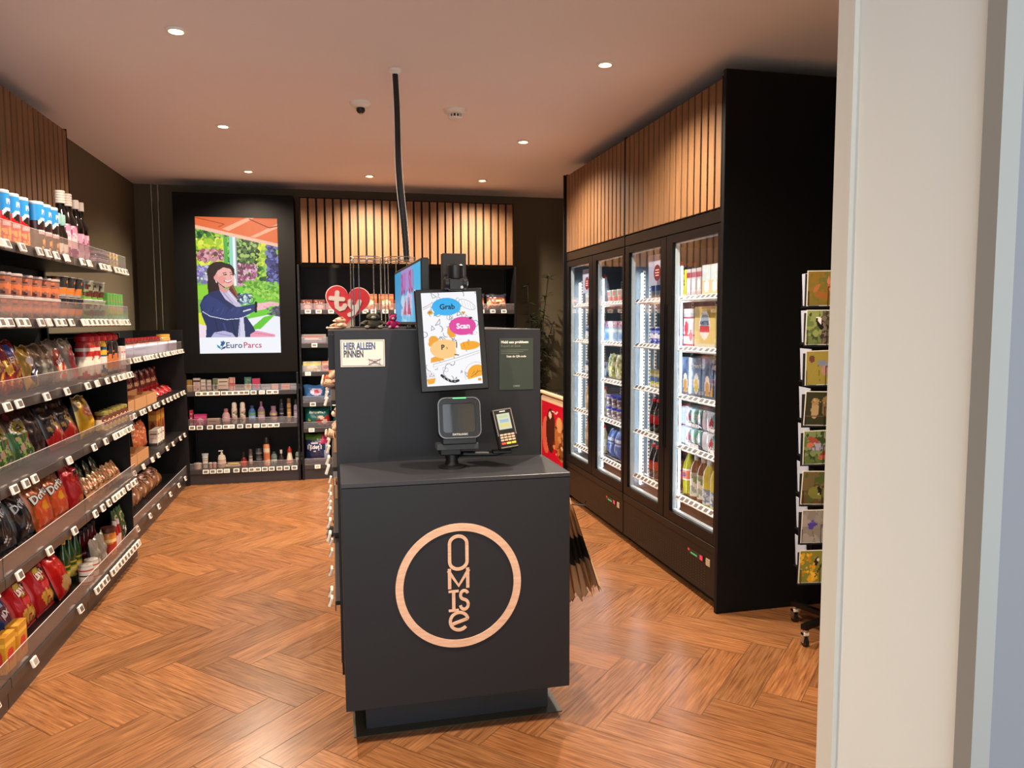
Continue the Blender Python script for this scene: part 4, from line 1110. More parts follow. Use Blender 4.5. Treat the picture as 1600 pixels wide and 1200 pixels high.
# ------------------------------------------------------------------ card spinner
cs_ = empty('card_rack', (2.43, 3.24, 0), 0, 'black wire greeting card rack on castors beside the white wall', 'card rack')
mb = MB(); mb.tube([(0, 0, .10), (0, 0, 1.86)], .016, MT['black'], n=12); mb.obj('pole', cs_)
mb = MB()
for a in (200, 290, 20, 110):
    t = math.radians(a); mb.box(0, .235, -.015, .015, .085, .110, MT['fridge'], M=Matrix.Rotation(t, 4, 'Z'))
mb.obj('base_arms', cs_)
for a in (200, 290, 20, 110):
    t = math.radians(a); x, y_ = .22 * math.cos(t), .22 * math.sin(t)
    c_ = empty('castor', (0, 0, 0)); c_.parent = cs_; c_.location = (x, y_, 0)
    mb = MB(); mb.lathe([(.022, 0), (.022, .018)], MT['blackp'], n=16, M=T(-.009, 0, .024, ry=PI / 2)); mb.obj('wheel', c_)
    mb = MB(); mb.lathe([(.016, .072), (.018, .078), (.018, .085)], MT['chrome'], n=16); mb.box(-.016, -.0105, -.012, .012, .02, .072, MT['chrome']); mb.box(.0105, .016, -.012, .012, .02, .072, MT['chrome']); mb.box(-.016, .016, -.014, .014, .055, .073, MT['white'], ch=.003); mb.obj('bracket', c_)
CARD_Z = [1.665, 1.482, 1.292, 1.098, .912, .716, .528, .330]
def pocket(parent, M, z):
    mb = MB()
    mb.tube([(-.075, -.018, z + .07), (-.075, -.018, z), (-.025, -.018, z)], .0016, MT['black'], n=5, M=M); mb.tube([(.075, -.018, z + .09), (.02, -.018, z + .09), (.02, -.018, z)], .0016, MT['black'], n=5, M=M)
    mb.box(-.085, .085, -.020, -.002, z - .006, z - .002, MT['black'], M=M); mb.box(-.085, .085, -.001, .001, z - .01, z + .15, MT['black'], M=M)
    mb.obj('wire_pocket', parent)
FM = T(-.185, -.10, 0, rz=math.radians(-8)); FM2 = T(-.118, .075, 0, rz=math.radians(-102))
for z in CARD_Z:
    pocket(cs_, FM, z); pocket(cs_, FM2, z)
def card_art(k):
    A = Art(34, 32, ['#76692a', '#5b6a3a', '#9a8a3e', '#34331f', '#4b5c30', '#57462a', '#8d8680', '#80823a'][k]); rg = random.Random(k)
    if k == 0: A.speck(0, 0, 1, 1, ['#7d6a2c', '#8a6a2a', '#6b6a30'], 60, .12, 1); A.ell(.28, .5, .16, .06, '#b06a3c', rot=.8); A.ell(.7, .62, .06, .22, '#c47a5c', rot=.2); A.ell(.78, .6, .14, .05, '#b8684a'); A.ell(.45, .3, .22, .1, '#9a6030')
    if k == 1: A.speck(0, 0, 1, 1, ['#6a7a44', '#8c9858', '#3e4a2a'], 60, .12, 1); A.rect(.5, 0, .8, 1, '#5a5040'); A.speck(.5, 0, .8, 1, ['#76685a', '#3a342c'], 40, .06, 2); A.ell(.42, .62, .09, .22, '#16161a', rot=.5); A.ell(.42, .70, .05, .10, '#e8e8e8', rot=.5); A.line([(.3, .8), (.46, .78)], .03, '#eeeeee')
    if k == 2: A.ell(.18, .78, .10, .11, '#6a3c38'); A.line([(.45, .1), (.38, .8)], .02, '#6a6428'); A.ell(.55, .62, .18, .10, '#7c8494', rot=-.3); A.ell(.62, .42, .12, .15, '#b08478'); A.line([(.1, .15), (.3, .5)], .02, '#a88a3a'); A.line([(.75, .2), (.85, .6)], .02, '#6a6a2a')
    if k == 3: A.ell(.32, .45, .13, .26, '#b0946c'); A.ell(.32, .70, .13, .12, '#a48658'); A.ell(.66, .52, .11, .26, '#7a6242'); A.ell(.66, .75, .12, .12, '#8a7048'); A.speck(.2, .65, .8, .8, ['#241a10', '#c8a878'], 12, .025, 1); A.rect(0, .25, 1, .28, '#5a4a32')
    if k == 4: A.speck(0, 0, 1, 1, ['#5a6e38', '#7a8a58', '#36452a'], 60, .12, 1); A.ell(.3, .72, .20, .09, '#a04a38', rot=-.4); A.ell(.2, .58, .12, .08, '#c07050'); A.ell(.72, .30, .20, .10, '#8e3c30', rot=.4); A.ell(.62, .18, .16, .07, '#b86048'); A.speck(.2, .4, .7, .6, ['#8a84a8', '#a4a0bc'], 12, .05, 2)
    if k == 5: A.speck(0, 0, 1, 1, ['#5e4c2c', '#6e5c38', '#4c5a2c'], 50, .14, 1); A.ell(.5, .35, .3, .2, '#7a7a3a'); A.ell(.58, .42, .06, .14, '#181818', rot=.3); A.ell(.56, .30, .04, .03, '#d0c8b0')
    if k == 6: A.speck(0, 0, 1, 1, ['#a09a94', '#8a837c', '#948e8a'], 60, .16, 1); A.ell(.34, .56, .16, .06, '#4a3f9a'); A.ell(.34, .56, .05, .16, '#5a4fae'); A.ell(.30, .50, .10, .10, '#4c40a0', rot=.8); A.ell(.80, .66, .08, .06, '#5a50a4'); A.line([(.34, .4), (.45, .0)], .02, '#5a6a4a')
    if k == 7: A.ell(.55, .66, .07, .16, '#20201c', rot=-.3); A.ell(.60, .72, .05, .05, '#d8d8d0'); A.line([(.9, .85), (.45, .05)], .05, '#4a3a20'); A.speck(.0, .2, .5, .9, ['#d8a020', '#e8b838', '#c08a18'], 30, .05, 1); A.speck(.3, .0, .6, .3, ['#e0a828', '#f0c040'], 16, .05, 2); A.speck(.85, .6, 1, 1, ['#e0a828'], 10, .05, 3)
    return A.a
CN = ['two orange birds with raised wings', 'a black and white woodpecker', 'a grey bird on thin stalks', 'two brown owls on a branch', 'red butterflies on leaves', 'a dark bird in a grassy hollow', 'purple flowers on grey', 'yellow blossoms and a black and white bird']
for k, z in enumerate(CARD_Z):
    rg = random.Random(k + 50)
    mb = MB(); mb.box(-.079, .079, -.0025, -.0008, 0, .165, MT['paper'], '#e2ded2'); mb.grid(lambda u, v: (-.075 + .15 * u, -.0032, .004 + .157 * v), card_art(k), MT['gloss'])
    o = mb.obj('greeting_card', smooth=0); Mw = Matrix.Translation((2.43, 3.24, 0)) @ FM @ T(rg.uniform(-.006, .002), -.008, z, rx=math.radians(3), ry=rg.uniform(-.03, .03)); o.matrix_world = Mw
    tag(o, 'square greeting card with ' + CN[k], 'greeting card', 'square greeting cards on the rack front')
    for q in range(1):
        mb = MB(); mb.box(-.070, .070, -.0025, -.0005, 0, .160, MT['paper'], '#b9bfd0'); o = mb.obj('greeting_card', smooth=0)
        o.matrix_world = Matrix.Translation((2.43, 3.24, 0)) @ FM2 @ T(0, -.012, z + .005, rx=math.radians(3))
        tag(o, 'pale card seen edge-on beside the card with ' + CN[k], 'greeting card', 'pale greeting cards seen edge-on')
# ------------------------------------------------------------------ goods: one prototype of each kind, then copies
ORD = ['first', 'second', 'third', 'fourth', 'fifth', 'sixth', 'seventh', 'eighth', 'ninth', 'tenth', 'eleventh', 'twelfth', 'thirteenth', 'fourteenth']
PROTO = []
def root_of(mb, name, smooth=35):
    o = mb.obj(name, smooth=smooth); PROTO.append(o); return o
def surf_lathe(prof):
    zs = [z for r, z in prof]; rs = [r for r, z in prof]
    return lambda z: float(np.interp(z, zs, rs))
def vessel(name, prof, mt, col, cap=None, cap_col='#ffffff', cap_mt='plastic', label=None, text=None, n=20, sx=1.0, sy=1.0, seed=0):
    """prof: body (r,z); cap: (r,z) list; label: (z0,z1,colour or Art array); text: (string,height,z,colour)"""
    mb = MB(); mb.lathe(prof, MT[mt], col, n=n, sx=sx, sy=sy); o = root_of(mb, name)
    rf = surf_lathe(prof)
    if cap:
        mb = MB(); mb.lathe(cap, MT[cap_mt], cap_col, n=n, sx=sx, sy=sy); mb.obj('cap', o)
    if label:
        mb = MB(); z0, z1, lc = label
        arr = lc if isinstance(lc, np.ndarray) else Art(24, 8, lc).a
        fn = lambda u, v: (lambda a, z: ((rf(z) + .0008) * sx * math.cos(a), (rf(z) + .0008) * sy * math.sin(a), z))(2 * PI * (u - .25 - .5), z0 + (z1 - z0) * v)
        mb.grid(fn, arr, MT['gloss'])
        for st_, h, tz, tc in (text if isinstance(text, list) else [text] if text else []):
            def warp(x, y, z):
                zz = z + tz; a = -PI / 2 + x / max(rf(zz) * sx, .01); q = rf(zz) + .0016
                return (q * sx * math.cos(a), q * sy * math.sin(a), zz)
            mb.text(st_, h, MT['gloss'], tc, warp=warp, bold=.03)
        mb.obj('label', o, smooth=60)
    return o
def pack_art(c1, c2, c3, seed, nx=16, ny=20, style=0):
    A = Art(nx, ny, c1); rg = random.Random(seed)
    if style == 0:      # band, disc, blobs
        A.rect(0, .70, 1, .86, c2); A.ell(.5, .42, .30, .22, c3); A.speck(.1, .02, .9, .25, [c2, c3, c1], 14, .07, seed)
    elif style == 1:    # vertical stripes
        for k in range(3): A.rect(.1 + k * .3, 0, .22 + k * .3, 1, c2)
        A.rect(0, .35, 1, .6, c3)
    elif style == 2:    # top half / bottom half with picture
        A.rect(0, 0, 1, .5, c2); A.ell(.55, .3, .32, .20, c3); A.speck(.2, .55, .8, .9, [c3], 8, .05, seed)
    elif style == 3:    # plain with text lines
        A.rect(.1, .72, .9, .82, c2); A.rect(.1, .55, .7, .6, c3); A.rect(.1, .45, .8, .49, c3); A.rect(0, 0, 1, .12, c2)
    elif style == 4:    # speckled contents
        A.speck(0, 0, 1, 1, [c2, c3, c1], 60, .09, seed)
    elif style == 5:    # grid of tiles
        for k in range(4): A.rect(0, .05 + k * .24, 1, .08 + k * .24, c2)
        A.ell(.3, .5, .2, .2, c3); A.ell(.75, .3, .15, .15, c3)
    return A.a
def carton(name, w, d, h, art, side='#888888', mt='paper', text=None, ch=0.0015):
    mb = MB(); mb.box(-w / 2, w / 2, -d / 2, d / 2, 0, h, MT[mt], side, ch=ch)
    mb.grid(lambda u, v: (-w / 2 + ch + (w - 2 * ch) * u, -d / 2 - .0004, ch + (h - 2 * ch) * v), art, MT[mt])
    mb.grid(lambda u, v: (w / 2 + .0004, -d / 2 + ch + (d - 2 * ch) * u, ch + (h - 2 * ch) * v), art, MT[mt])
    mb.grid(lambda u, v: (-w / 2 - .0004, d / 2 - ch - (d - 2 * ch) * u, ch + (h - 2 * ch) * v), art, MT[mt])
    if text:
        for (st_, th, tx, tz, tc) in text:
            mb.text(st_, th, MT[mt], tc, M=T(tx, -d / 2 - .0008, tz), bold=.03)
            mb.text(st_, th, MT[mt], tc, M=T(-w / 2 - .0008, 0, tz, rz=-PI / 2), bold=.03)
            mb.text(st_, th, MT[mt], tc, M=T(w / 2 + .0008, 0, tz, rz=PI / 2), bold=.03)
    return root_of(mb, name, smooth=0)
def bag(name, w, d, h, art, back='#777777', mt='foil', text=None, seed=0, wr=1.0):
    rg = random.Random(seed)
    K = [(rg.uniform(6, 15), rg.uniform(5, 12), rg.uniform(0, 6), rg.uniform(.0015, .0042)) for _ in range(5)]
    def depth(u, v):
        e = max(0, 1 - abs(2 * u - 1) ** 3.2) ** .6; t = max(0, math.sin(PI * min(max(v, 0), 1))) ** .45 if .04 < v < .955 else 0
        base = d / 2 * e * t * (.72 + .35 * (1 - v))
        q = 0
        for a, b, p, s_ in K: q += s_ * wr * math.sin(a * u + b * v + p + 2 * math.sin(b * v * .7 + p)) * math.sin(a * .6 * v - b * u + p)
        crease = .006 * wr * abs(math.sin(u * 14 + seed)) * (max(0, v - .72) / .28 + max(0, .2 - v) / .2) * e
        return base + (q - crease) * e * (1 if .03 < v < .97 else .2)
    def pos(u, v, s_=-1):
        pinch = 1 - .10 * math.sin(PI * v) ** 2 * 0 - .05 * (v > .9) * math.sin(u * 7 + seed)
        x = w * (u - .5) * (1 - .06 * math.sin(PI * v)) * pinch; z = h * v + .006 * math.sin(9 * u + seed) * (v > .93)
        return (x, s_ * (depth(u, v) + .0012), z)
    mb = MB(); mb.grid(lambda u, v: pos(u, v, -1), art, MT[mt])
    mb.grid(lambda u, v: pos(u, v, 1), Art(12, 14, back).a, MT[mt], flip=True)
    # closed edges
    o = root_of(mb, name, smooth=50)
    if text:
        mb = MB()
        for (st_, th, tu, tv, tc, rot, bd) in text:
            def warp(x, y, z, tu=tu, tv=tv, rot=rot):
                xx = x * math.cos(rot) - z * math.sin(rot); zz = x * math.sin(rot) + z * math.cos(rot)
                u = tu + xx / w; v = tv + zz / h
                p = pos(min(max(u, .02), .98), min(max(v, .03), .97), -1)
                return (w * (u - .5) * .96, p[1] - .0022, h * v)
            if bd: mb.text(st_, th, MT['gloss'], bd, warp=lambda x, y, z, tu=tu, tv=tv, rot=rot: (lambda p: (p[0], p[1] + .0009, p[2]))(warp(x, y, z, tu, tv, rot)), bold=.09)
            mb.text(st_, th, MT['gloss'], tc, warp=warp, bold=.03)
        mb.obj('lettering', o)
    return o
def bag_art(bg, seed, nx=26, ny=34, parts=()):
    A = Art(nx, ny, bg)
    for p in parts:
        k = p[0]
        if k == 'e': A.ell(*p[1:])
        elif k == 'r': A.rect(*p[1:])
        elif k == 'p': A.poly(*p[1:])
        elif k == 's': A.speck(*p[1:])
        elif k == 'l': A.line(*p[1:])
    return A.a
def tray(w, d, h, n='display_tray', name_col='#b98a60'):
    mb = MB(); t = .003
    mb.box(-w / 2, w / 2, -d / 2, d / 2, 0, t, MT['paper'], name_col)
    mb.box(-w / 2, w / 2, -d / 2, -d / 2 + t, t, h, MT['paper'], name_col); mb.box(-w / 2, w / 2, d / 2 - t, d / 2, t, h * 1.3, MT['paper'], name_col)
    for s_ in (-1, 1):
        x = s_ * (w / 2 - t / 2); mb.box(x - t / 2, x + t / 2, -d / 2 + t, d / 2 - t, t, h, MT['paper'], name_col)
    return root_of(mb, n, smooth=0)

used = {}
def put(proto, unit, lx, ly, z, label=None, cat=None, group=None, rz=0.0, tilt=0.0, roll=0.0, sc=1.0):
    o = copy_tree(proto)
    ox, oy, r0 = unit
    o.matrix_world = MW = Matrix.Translation((ox, oy, 0)) @ Matrix.Rotation(r0, 4, 'Z') @ T(lx, ly, z) @ Matrix.Rotation(rz, 4, 'Z') @ Matrix.Rotation(tilt, 4, 'X') @ Matrix.Rotation(roll, 4, 'Y')
    if sc != 1.0: o.scale = (sc, sc, sc) if not isinstance(sc, tuple) else sc
    if tilt or roll:      # rest the lowest point on the shelf
        zmin = min((MW @ v.co).z for v in o.data.vertices)
        o.location.z += z + .0008 - zmin
    return tag(o, label, cat, group)
rj = random.Random(99)
def run(proto, unit, xs, ly, z, desc, where, cat, group, tilt=0.0, jit=.06, roll=0.0, way='from the left', stack=None, hh=0.0, sc=1.0):
    n = len(xs)
    for i, x in enumerate(xs):
        for k in range(stack or 1):
            ends_ = {'from the left': ('leftmost', 'rightmost'), 'from the front': ('frontmost', 'rearmost')}.get(way, ('nearest ' + way.replace('from', 'to', 1), 'farthest ' + way))
            pos = '' if n == 1 else (ends_[0] if i == 0 else ends_[1] if i == n - 1 else '%s %s' % (ORD[i], way.replace('from the ', 'from ')))
            st_ = '' if not stack or stack == 1 else ('lower ' if k == 0 else 'upper ')
            lb = ', '.join(q for q in (st_ + desc, pos, where) if q)
            put(proto, unit, x, ly, z + k * hh + .0006, lb, cat, group, rz=rj.uniform(-jit, jit), tilt=tilt, roll=roll, sc=sc)

LB = (FX, 0.0, PI / 2)          # left tall unit: lx is the room's depth coordinate
LL = (FB, 0.0, PI / 2)
RB = (0.0, 7.85, 0.0)           # rear bays: lx is the room's x
F2 = (2.018, 5.050, -PI / 2); F1 = (2.018, 6.425, -PI / 2)
S6, S5, S4, S3, S2, S1 = ('top left shelf', 'second left shelf', 'third left shelf', 'fourth left shelf', 'fifth left shelf', 'bottom left shelf')
# --- tall left unit, top shelf
def tube_art(low, blob, seed):
    A = Art(40, 34, low); A.rect(0, .66, 1, 1, '#2b7fc0'); A.ell(.5, .60, .15, .12, '#ece8e4'); A.ell(.5, .57, .12, .09, '#1c1a1a')
    A.rect(.36, .36, .64, .42, '#e8b0b4'); A.speck(.34, .04, .66, .28, [blob, '#e8a040', '#f0c060'], 16, .05, seed)
    return A.a
def snack_tube(low, blob, seed):
    return vessel('snack_tube', [(.0385, 0), (.0385, .232)], 'plastic', '#c8c0b8', cap=[(.0395, .2325), (.0395, .241), (.036, .2425)], cap_col='#cfd8e0', label=(.006, .228, tube_art(low, blob, seed)), text=[('PRINGLES', .0115, .098, '#f0dede'), ('PR', .022, .192, '#f2e6e6')], n=24)
tb_r = snack_tube('#c01c20', '#e8902c', 1); tb_k = snack_tube('#2a1518', '#e0622a', 2)
run(tb_r, LB, [3.74, 3.85, 3.96, 4.07], .10, LZ[5], 'red snack tube with blue band', S6, 'snack tube', 'red snack tubes on the top shelf', way='from the front')
run(tb_k, LB, [4.19, 4.29, 4.39], .075, LZ[5], 'black snack tube with blue band', S6, 'snack tube', 'black snack tubes on the top shelf', way='from the front')
run(tb_k, LB, [4.15, 4.25, 4.35], .19, LZ[5], 'black snack tube in the back row', S6, 'snack tube', 'black snack tubes in the back row', way='from the front')
wine_p = [(.036, 0), (.038, .01), (.038, .19), (.034, .215), (.017, .25), (.0145, .27), (.0145, .30)]
bt_dark = vessel('spirit_bottle', wine_p, 'liquid', '#0c0a0b', cap=[(.0155, .30), (.0185, .302), (.0185, .35), (.016, .352)], cap_col='#d8ccc4', label=(.02, .16, pack_art('#e4bcc8', '#a04a78', '#cfa0b8', 4, 24, 16, 4)), n=20)
wine_q = [(.044, 0), (.046, .01), (.046, .20), (.040, .225), (.024, .262), (.022, .28), (.022, .30)]
capq = [(.0245, .30)] + sum([[(.027, .302 + .014 * k), (.027, .310 + .014 * k), (.0245, .313 + .014 * k)] for k in range(5)], [])
bt_big = vessel('spirit_bottle', wine_q, 'liquid', '#0d0b0c', cap=capq, cap_col='#ddd2ca', label=(.015, .19, pack_art('#e8c4cc', '#8a3a6a', '#c88aa8', 6, 24, 18, 4)), n=22)
bt_sm = vessel('sauce_bottle', [(.026, 0), (.027, .01), (.027, .12), (.014, .16), (.013, .17)], 'liquid', '#15120f', cap=[(.019, .17), (.020, .172), (.020, .225), (.018, .227)], cap_col='#8fb8b4', label=(.01, .07, '#d8cfc4'), n=16)
run(bt_sm, LB, [4.48, 4.55], .07, LZ[5], 'dark sauce bottle with pale green cap', S6, 'bottle', 'green-capped bottles on the top shelf', way='from the tubes')
run(bt_big, LB, [4.64, 4.75], .10, LZ[5], 'large dark bottle with ribbed white cap and pink label', S6, 'bottle', 'ribbed-cap bottles on the top shelf', way='from the front')
run(bt_dark, LB, [4.86, 4.95], .09, LZ[5], 'slim dark bottle with pale cap and lilac label', S6, 'bottle', 'slim dark bottles on the top shelf', way='from the front')
jr_s = vessel('glass_jar', [(.030, 0), (.033, .008), (.033, .06), (.028, .068)], 'gloss', '#4a2a2a', cap=[(.031, .068), (.031, .082)], cap_col='#b08a8a', label=(.014, .052, pack_art('#d8b0b8', '#5a2a38', '#ece0dc', 3, 20, 8, 3)), n=16)
run(jr_s, LB, [5.06, 5.14, 5.22], .055, LZ[5], 'small jar with purple label', S6, 'jar', 'small jars on the top shelf', way='from the bottles')
cn_s = vessel('small_tin', [(.030, 0), (.031, .003), (.031, .045), (.030, .048)], 'gloss', '#b8a8a0', label=(.006, .043, pack_art('#a83a30', '#e8d8cc', '#d8c040', 5, 20, 6, 1)), n=16)
run(cn_s, LB, [5.31, 5.385, 5.46], .06, LZ[5], 'small red and white tin', S6, 'tin', 'stacked red tins at the shelf end', way='from the jars', stack=2, hh=.0495)
# --- second shelf
tub = vessel('snack_tub', [(.044, 0), (.050, .085), (.051, .088)], 'gloss', '#8a6454', cap=[(.053, .088), (.053, .097), (.050, .099)], cap_col='#a89a98', label=(.006, .082, pack_art('#8a5644', '#c4683c', '#3c2622', 8, 30, 14, 4)), n=18)
run(tub, LB, [3.72, 3.84, 3.96, 4.08, 4.20, 4.32], .075, LZ[4], 'clear tub of mixed sweets', S5, 'tub', 'stacked sweet tubs', way='from the front', stack=2, hh=.1)
cup_k = vessel('noodle_cup', [(.036, 0), (.048, .105), (.050, .108)], 'gloss', '#1f1c1c', cap=[(.051, .108), (.051, .111)], cap_col='#a8a4a0', label=(.005, .103, pack_art('#2a2624', '#8a8680', '#c8702c', 12, 24, 14, 2)), n=18)
run(cup_k, LB, [4.46, 4.58, 4.70], .075, LZ[4], 'black noodle cup', S5, 'cup', 'stacked black noodle cups', way='from the tubs', stack=2, hh=.112)
cup_w = vessel('noodle_cup', [(.036, 0), (.048, .105), (.050, .108)], 'gloss', '#c8ccc0', cap=[(.051, .108), (.051, .111)], cap_col='#c8ccd0', label=(.005, .103, pack_art('#8a9078', '#6a9a3a', '#5a2a24', 13, 24, 14, 2)), n=18)
run(cup_w, LB, [4.90, 5.01, 5.12], .075, LZ[4], 'white and green noodle cup', S5, 'cup', 'stacked pale noodle cups', way='from the dark gap', stack=2, hh=.112)
gpk = carton('drink_carton', .052, .06, .165, pack_art('#4a8a3c', '#7ab04a', '#c8502c', 3, 12, 18, 2), side='#4f8a40', mt='gloss')
run(gpk, LB, [5.215, 5.275, 5.335, 5.395, 5.455, 5.512], .06, LZ[4], 'green drink carton with red fruit', S5, 'carton', 'green cartons at the shelf end', way='from the cups', jit=.03)
# --- third shelf: bags and jars
b_rg = bag('snack_bag', .17, .07, .25, bag_art('#8a2018', 1, parts=[('e', .5, .8, .3, .12, '#3a4a9a'), ('s', .1, .1, .9, .6, ['#c84a28', '#e8b040', '#7a1c1c'], 50, .07, 1)]), text=[('KERN', .026, .5, .62, '#e8dcd0', .1, None)], seed=1)
b_gd = bag('snack_bag', .15, .07, .22, bag_art('#a8822c', 2, parts=[('e', .5, .66, .34, .14, '#e4d8d4'), ('e', .5, .32, .30, .20, '#1f2348'), ('s', .1, .8, .9, 1, ['#c8a040', '#6a4a1c'], 18, .06, 2)]), text=[('Tc', .045, .5, .34, '#e8e4e8', .3, None)], seed=2)
b_gy = bag('bread_bag', .23, .12, .22, bag_art('#6a625a', 3, parts=[('s', 0, .5, 1, 1, ['#8a6a50', '#5a4a3c', '#7a6a5a'], 40, .12, 3), ('s', 0, 0, 1, .5, ['#55544e', '#77746a'], 30, .14, 4)]), mt='gloss', seed=3)
b_rd = bag('snack_bag', .20, .07, .24, bag_art('#7f7670', 4, parts=[('e', .45, .52, .34, .26, '#a02420', .5), ('s', .3, .1, .9, .4, ['#d84830', '#e8c0a0', '#c83020'], 30, .07, 5)]), text=[('BFZ', .034, .45, .5, '#e8dcd8', .5, None)], seed=4)
b_st = bag('snack_bag', .16, .06, .24, bag_art('#8a8078', 5, parts=[('r', .3, .05, .85, .8, '#a83040'), ('s', 0, .75, 1, 1, ['#5a5a4a', '#a8a090'], 20, .08, 6)]), text=[('STIX', .03, .58, .45, '#e8c8c8', 1.45, None)], seed=5)
run(b_rg, LB, [3.72, 3.90], .10, LZ[3], 'red and orange snack bag', S4, 'snack bag', 'red-orange bags on the third shelf', tilt=-.2, way='from the front')
run(b_gd, LB, [4.06], .085, LZ[3], 'gold snack bag with dark blue disc', S4, 'snack bag', None, tilt=-.2)
run(b_gy, LB, [4.26], .11, LZ[3], 'large clear grey-brown bag of bread', S4, 'bread bag', None, tilt=-.15)
run(b_rd, LB, [4.49], .10, LZ[3], 'clear snack bag with slanted red patch', S4, 'snack bag', None, tilt=-.2)
run(b_st, LB, [4.67], .09, LZ[3], 'silver snack bag with pink-red upright lettering', S4, 'snack bag', None, tilt=-.2)
jar_p = [(.046, 0), (.050, .01), (.050, .19), (.042, .215)]
jcap = [(.048, .215), (.052, .22), (.050, .245), (.030, .262), (.006, .268)]
j1 = vessel('sauce_tub', jar_p, 'gloss', '#a83028', cap=jcap, cap_col='#a8121c', label=(.02, .18, pack_art('#d8c4b4', '#b02820', '#e8dcc8', 4, 24, 16, 0)), text=('JIS', .03, .13, '#b02820'))
j2 = vessel('sauce_tub', jar_p, 'gloss', '#c89a2c', cap=jcap, cap_col='#a8121c', label=(.02, .18, pack_art('#2a4a6a', '#d8a830', '#d8d0c8', 5, 24, 16, 0)))
j3 = vessel('sauce_tub', jar_p, 'gloss', '#241c1c', cap=jcap, cap_col='#a8121c', label=(.02, .18, pack_art('#2a2220', '#a08a78', '#c06a30', 6, 24, 16, 2)))
for p_, x, c_ in ((j1, 4.84, 'red and cream'), (j1, 4.96, 'second red and cream'), (j2, 5.09, 'blue and yellow'), (j3, 5.22, 'dark brown'), (j3, 5.345, 'farthest dark brown')):
    run(p_, LB, [x], .075, LZ[3], c_ + ' tub with domed red lid', S4, 'tub', 'red-lidded tubs on the third shelf')
bxw = carton('snack_box', .05, .10, .17, pack_art('#c8b4b0', '#b04040', '#e8e0dc', 9, 10, 16, 3), side='#cfc4bc')
run(bxw, LB, [5.425, 5.483], .07, LZ[3], 'narrow white and red box', S4, 'box', 'white boxes at the third shelf end', way='from the tubs', jit=.02)
# --- fourth shelf
b_gn = bag('crisp_bag', .21, .09, .29, bag_art('#3c6a34', 7, parts=[('r', 0, .55, 1, 1, '#4a2c20'), ('e', .5, .60, .42, .14, '#d8d4cc', .1), ('e', .5, .60, .38, .115, '#8a7c30', .1), ('e', .5, .60, .16, .04, '#2a2014'), ('s', .05, .05, .95, .45, ['#6a9a44', '#3a7a4a', '#c8502c', '#a8c860', '#d8a890'], 50, .07, 7), ('s', .1, .8, .9, .95, ['#8a3040', '#5a3c28'], 16, .07, 8)]), seed=6)
b_dk = bag('crisp_bag', .19, .09, .28, bag_art('#241414', 8, parts=[('s', .1, .5, .9, .9, ['#3a1c1c', '#5a2424', '#20262a'], 30, .09, 9), ('r', 0, 0, 1, .12, '#5a1818')]), seed=7)
b_nb = bag('crisp_bag', .20, .09, .28, bag_art('#221616', 9, parts=[('p', [(0, 0), (1, 0), (1, .34), (.5, .42), (0, .22)], '#c01c1c'), ('s', .15, .36, .8, .60, ['#b89a5c', '#8a6a34', '#d0b478'], 22, .07, 10), ('s', .4, .12, .95, .3, ['#e03828', '#e8a090'], 12, .04, 11)]), seed=8)
b_yl = bag('crisp_bag', .20, .10, .25, bag_art('#c89a1c', 10, parts=[('s', 0, .7, 1, 1, ['#a89878', '#c8a040', '#6a5a40'], 34, .07, 12), ('e', .5, .60, .34, .14, '#c8683c'), ('s', .2, .5, .8, .7, ['#d8b8a0', '#b04a28'], 18, .05, 13), ('r', 0, 0, 1, .38, '#dca81c')]), seed=9)
run(b_gn, LB, [3.61, 3.84, 4.07], .13, LZ[2], 'green and brown crisp bag with oval emblem', S3, 'crisp bag', 'green crisp bags on the fourth shelf', tilt=-.35, way='from the front')
run(b_dk, LB, [4.275], .15, LZ[2], 'dark red crisp bag', S3, 'crisp bag', None, tilt=-.3)
run(b_nb, LB, [4.475, 4.685], .12, LZ[2], 'black and red crisp bag with potato rings', S3, 'crisp bag', 'black and red crisp bags', tilt=-.35, way='from the front')
run(b_yl, LB, [4.895], .10, LZ[2], 'bright yellow and orange puff snack bag', S3, 'crisp bag', None, tilt=-.2)
jp = vessel('pickle_jar', [(.036, 0), (.040, .01), (.040, .10), (.034, .112)], 'gloss', '#5a3020', cap=[(.037, .112), (.037, .13)], cap_col='#8a8040', label=(.02, .085, pack_art('#8a2a20', '#c8b040', '#e0d0b0', 5, 20, 10, 4)), n=18)
run(jp, LB, [5.05, 5.14, 5.23, 5.32, 5.41, 5.495], .06, LZ[2], 'jar of red relish with olive lid', S3, 'jar', 'relish jars on the fourth shelf', way='from the yellow bag')
# --- fifth shelf
b_bk = bag('crisp_bag', .215, .10, .30, bag_art('#11121a', 11, parts=[('s', .1, .1, .9, .5, ['#22242e', '#3a2c24', '#0c0d12'], 30, .09, 14), ('e', .5, .32, .16, .10, '#3c2a20'), ('l', [(.3, .2), (.45, .25)], .05, '#c8c8c8'), ('l', [(.35, .14), (.55, .2)], .03, '#9aa4b4')]), text=[('Doritos', .040, .5, .60, '#b8bcc8', .22, None)], seed=10)
b_or = bag('crisp_bag', .22, .10, .30, bag_art('#a8501c', 12, parts=[('r', 0, .72, 1, 1, '#7a4420'), ('s', .0, .7, 1, 1, ['#5a3820', '#9a5a24', '#6a4a2c'], 30, .08, 15), ('e', .5, .28, .42, .26, '#e05a2c'), ('e', .5, .36, .14, .08, '#f0a020'), ('s', .1, .02, .9, .2, ['#e86848', '#d85030', '#f08a60'], 24, .07, 16)]), text=[('Doritos', .042, .5, .58, '#f0ece8', .22, '#141218')], seed=11)
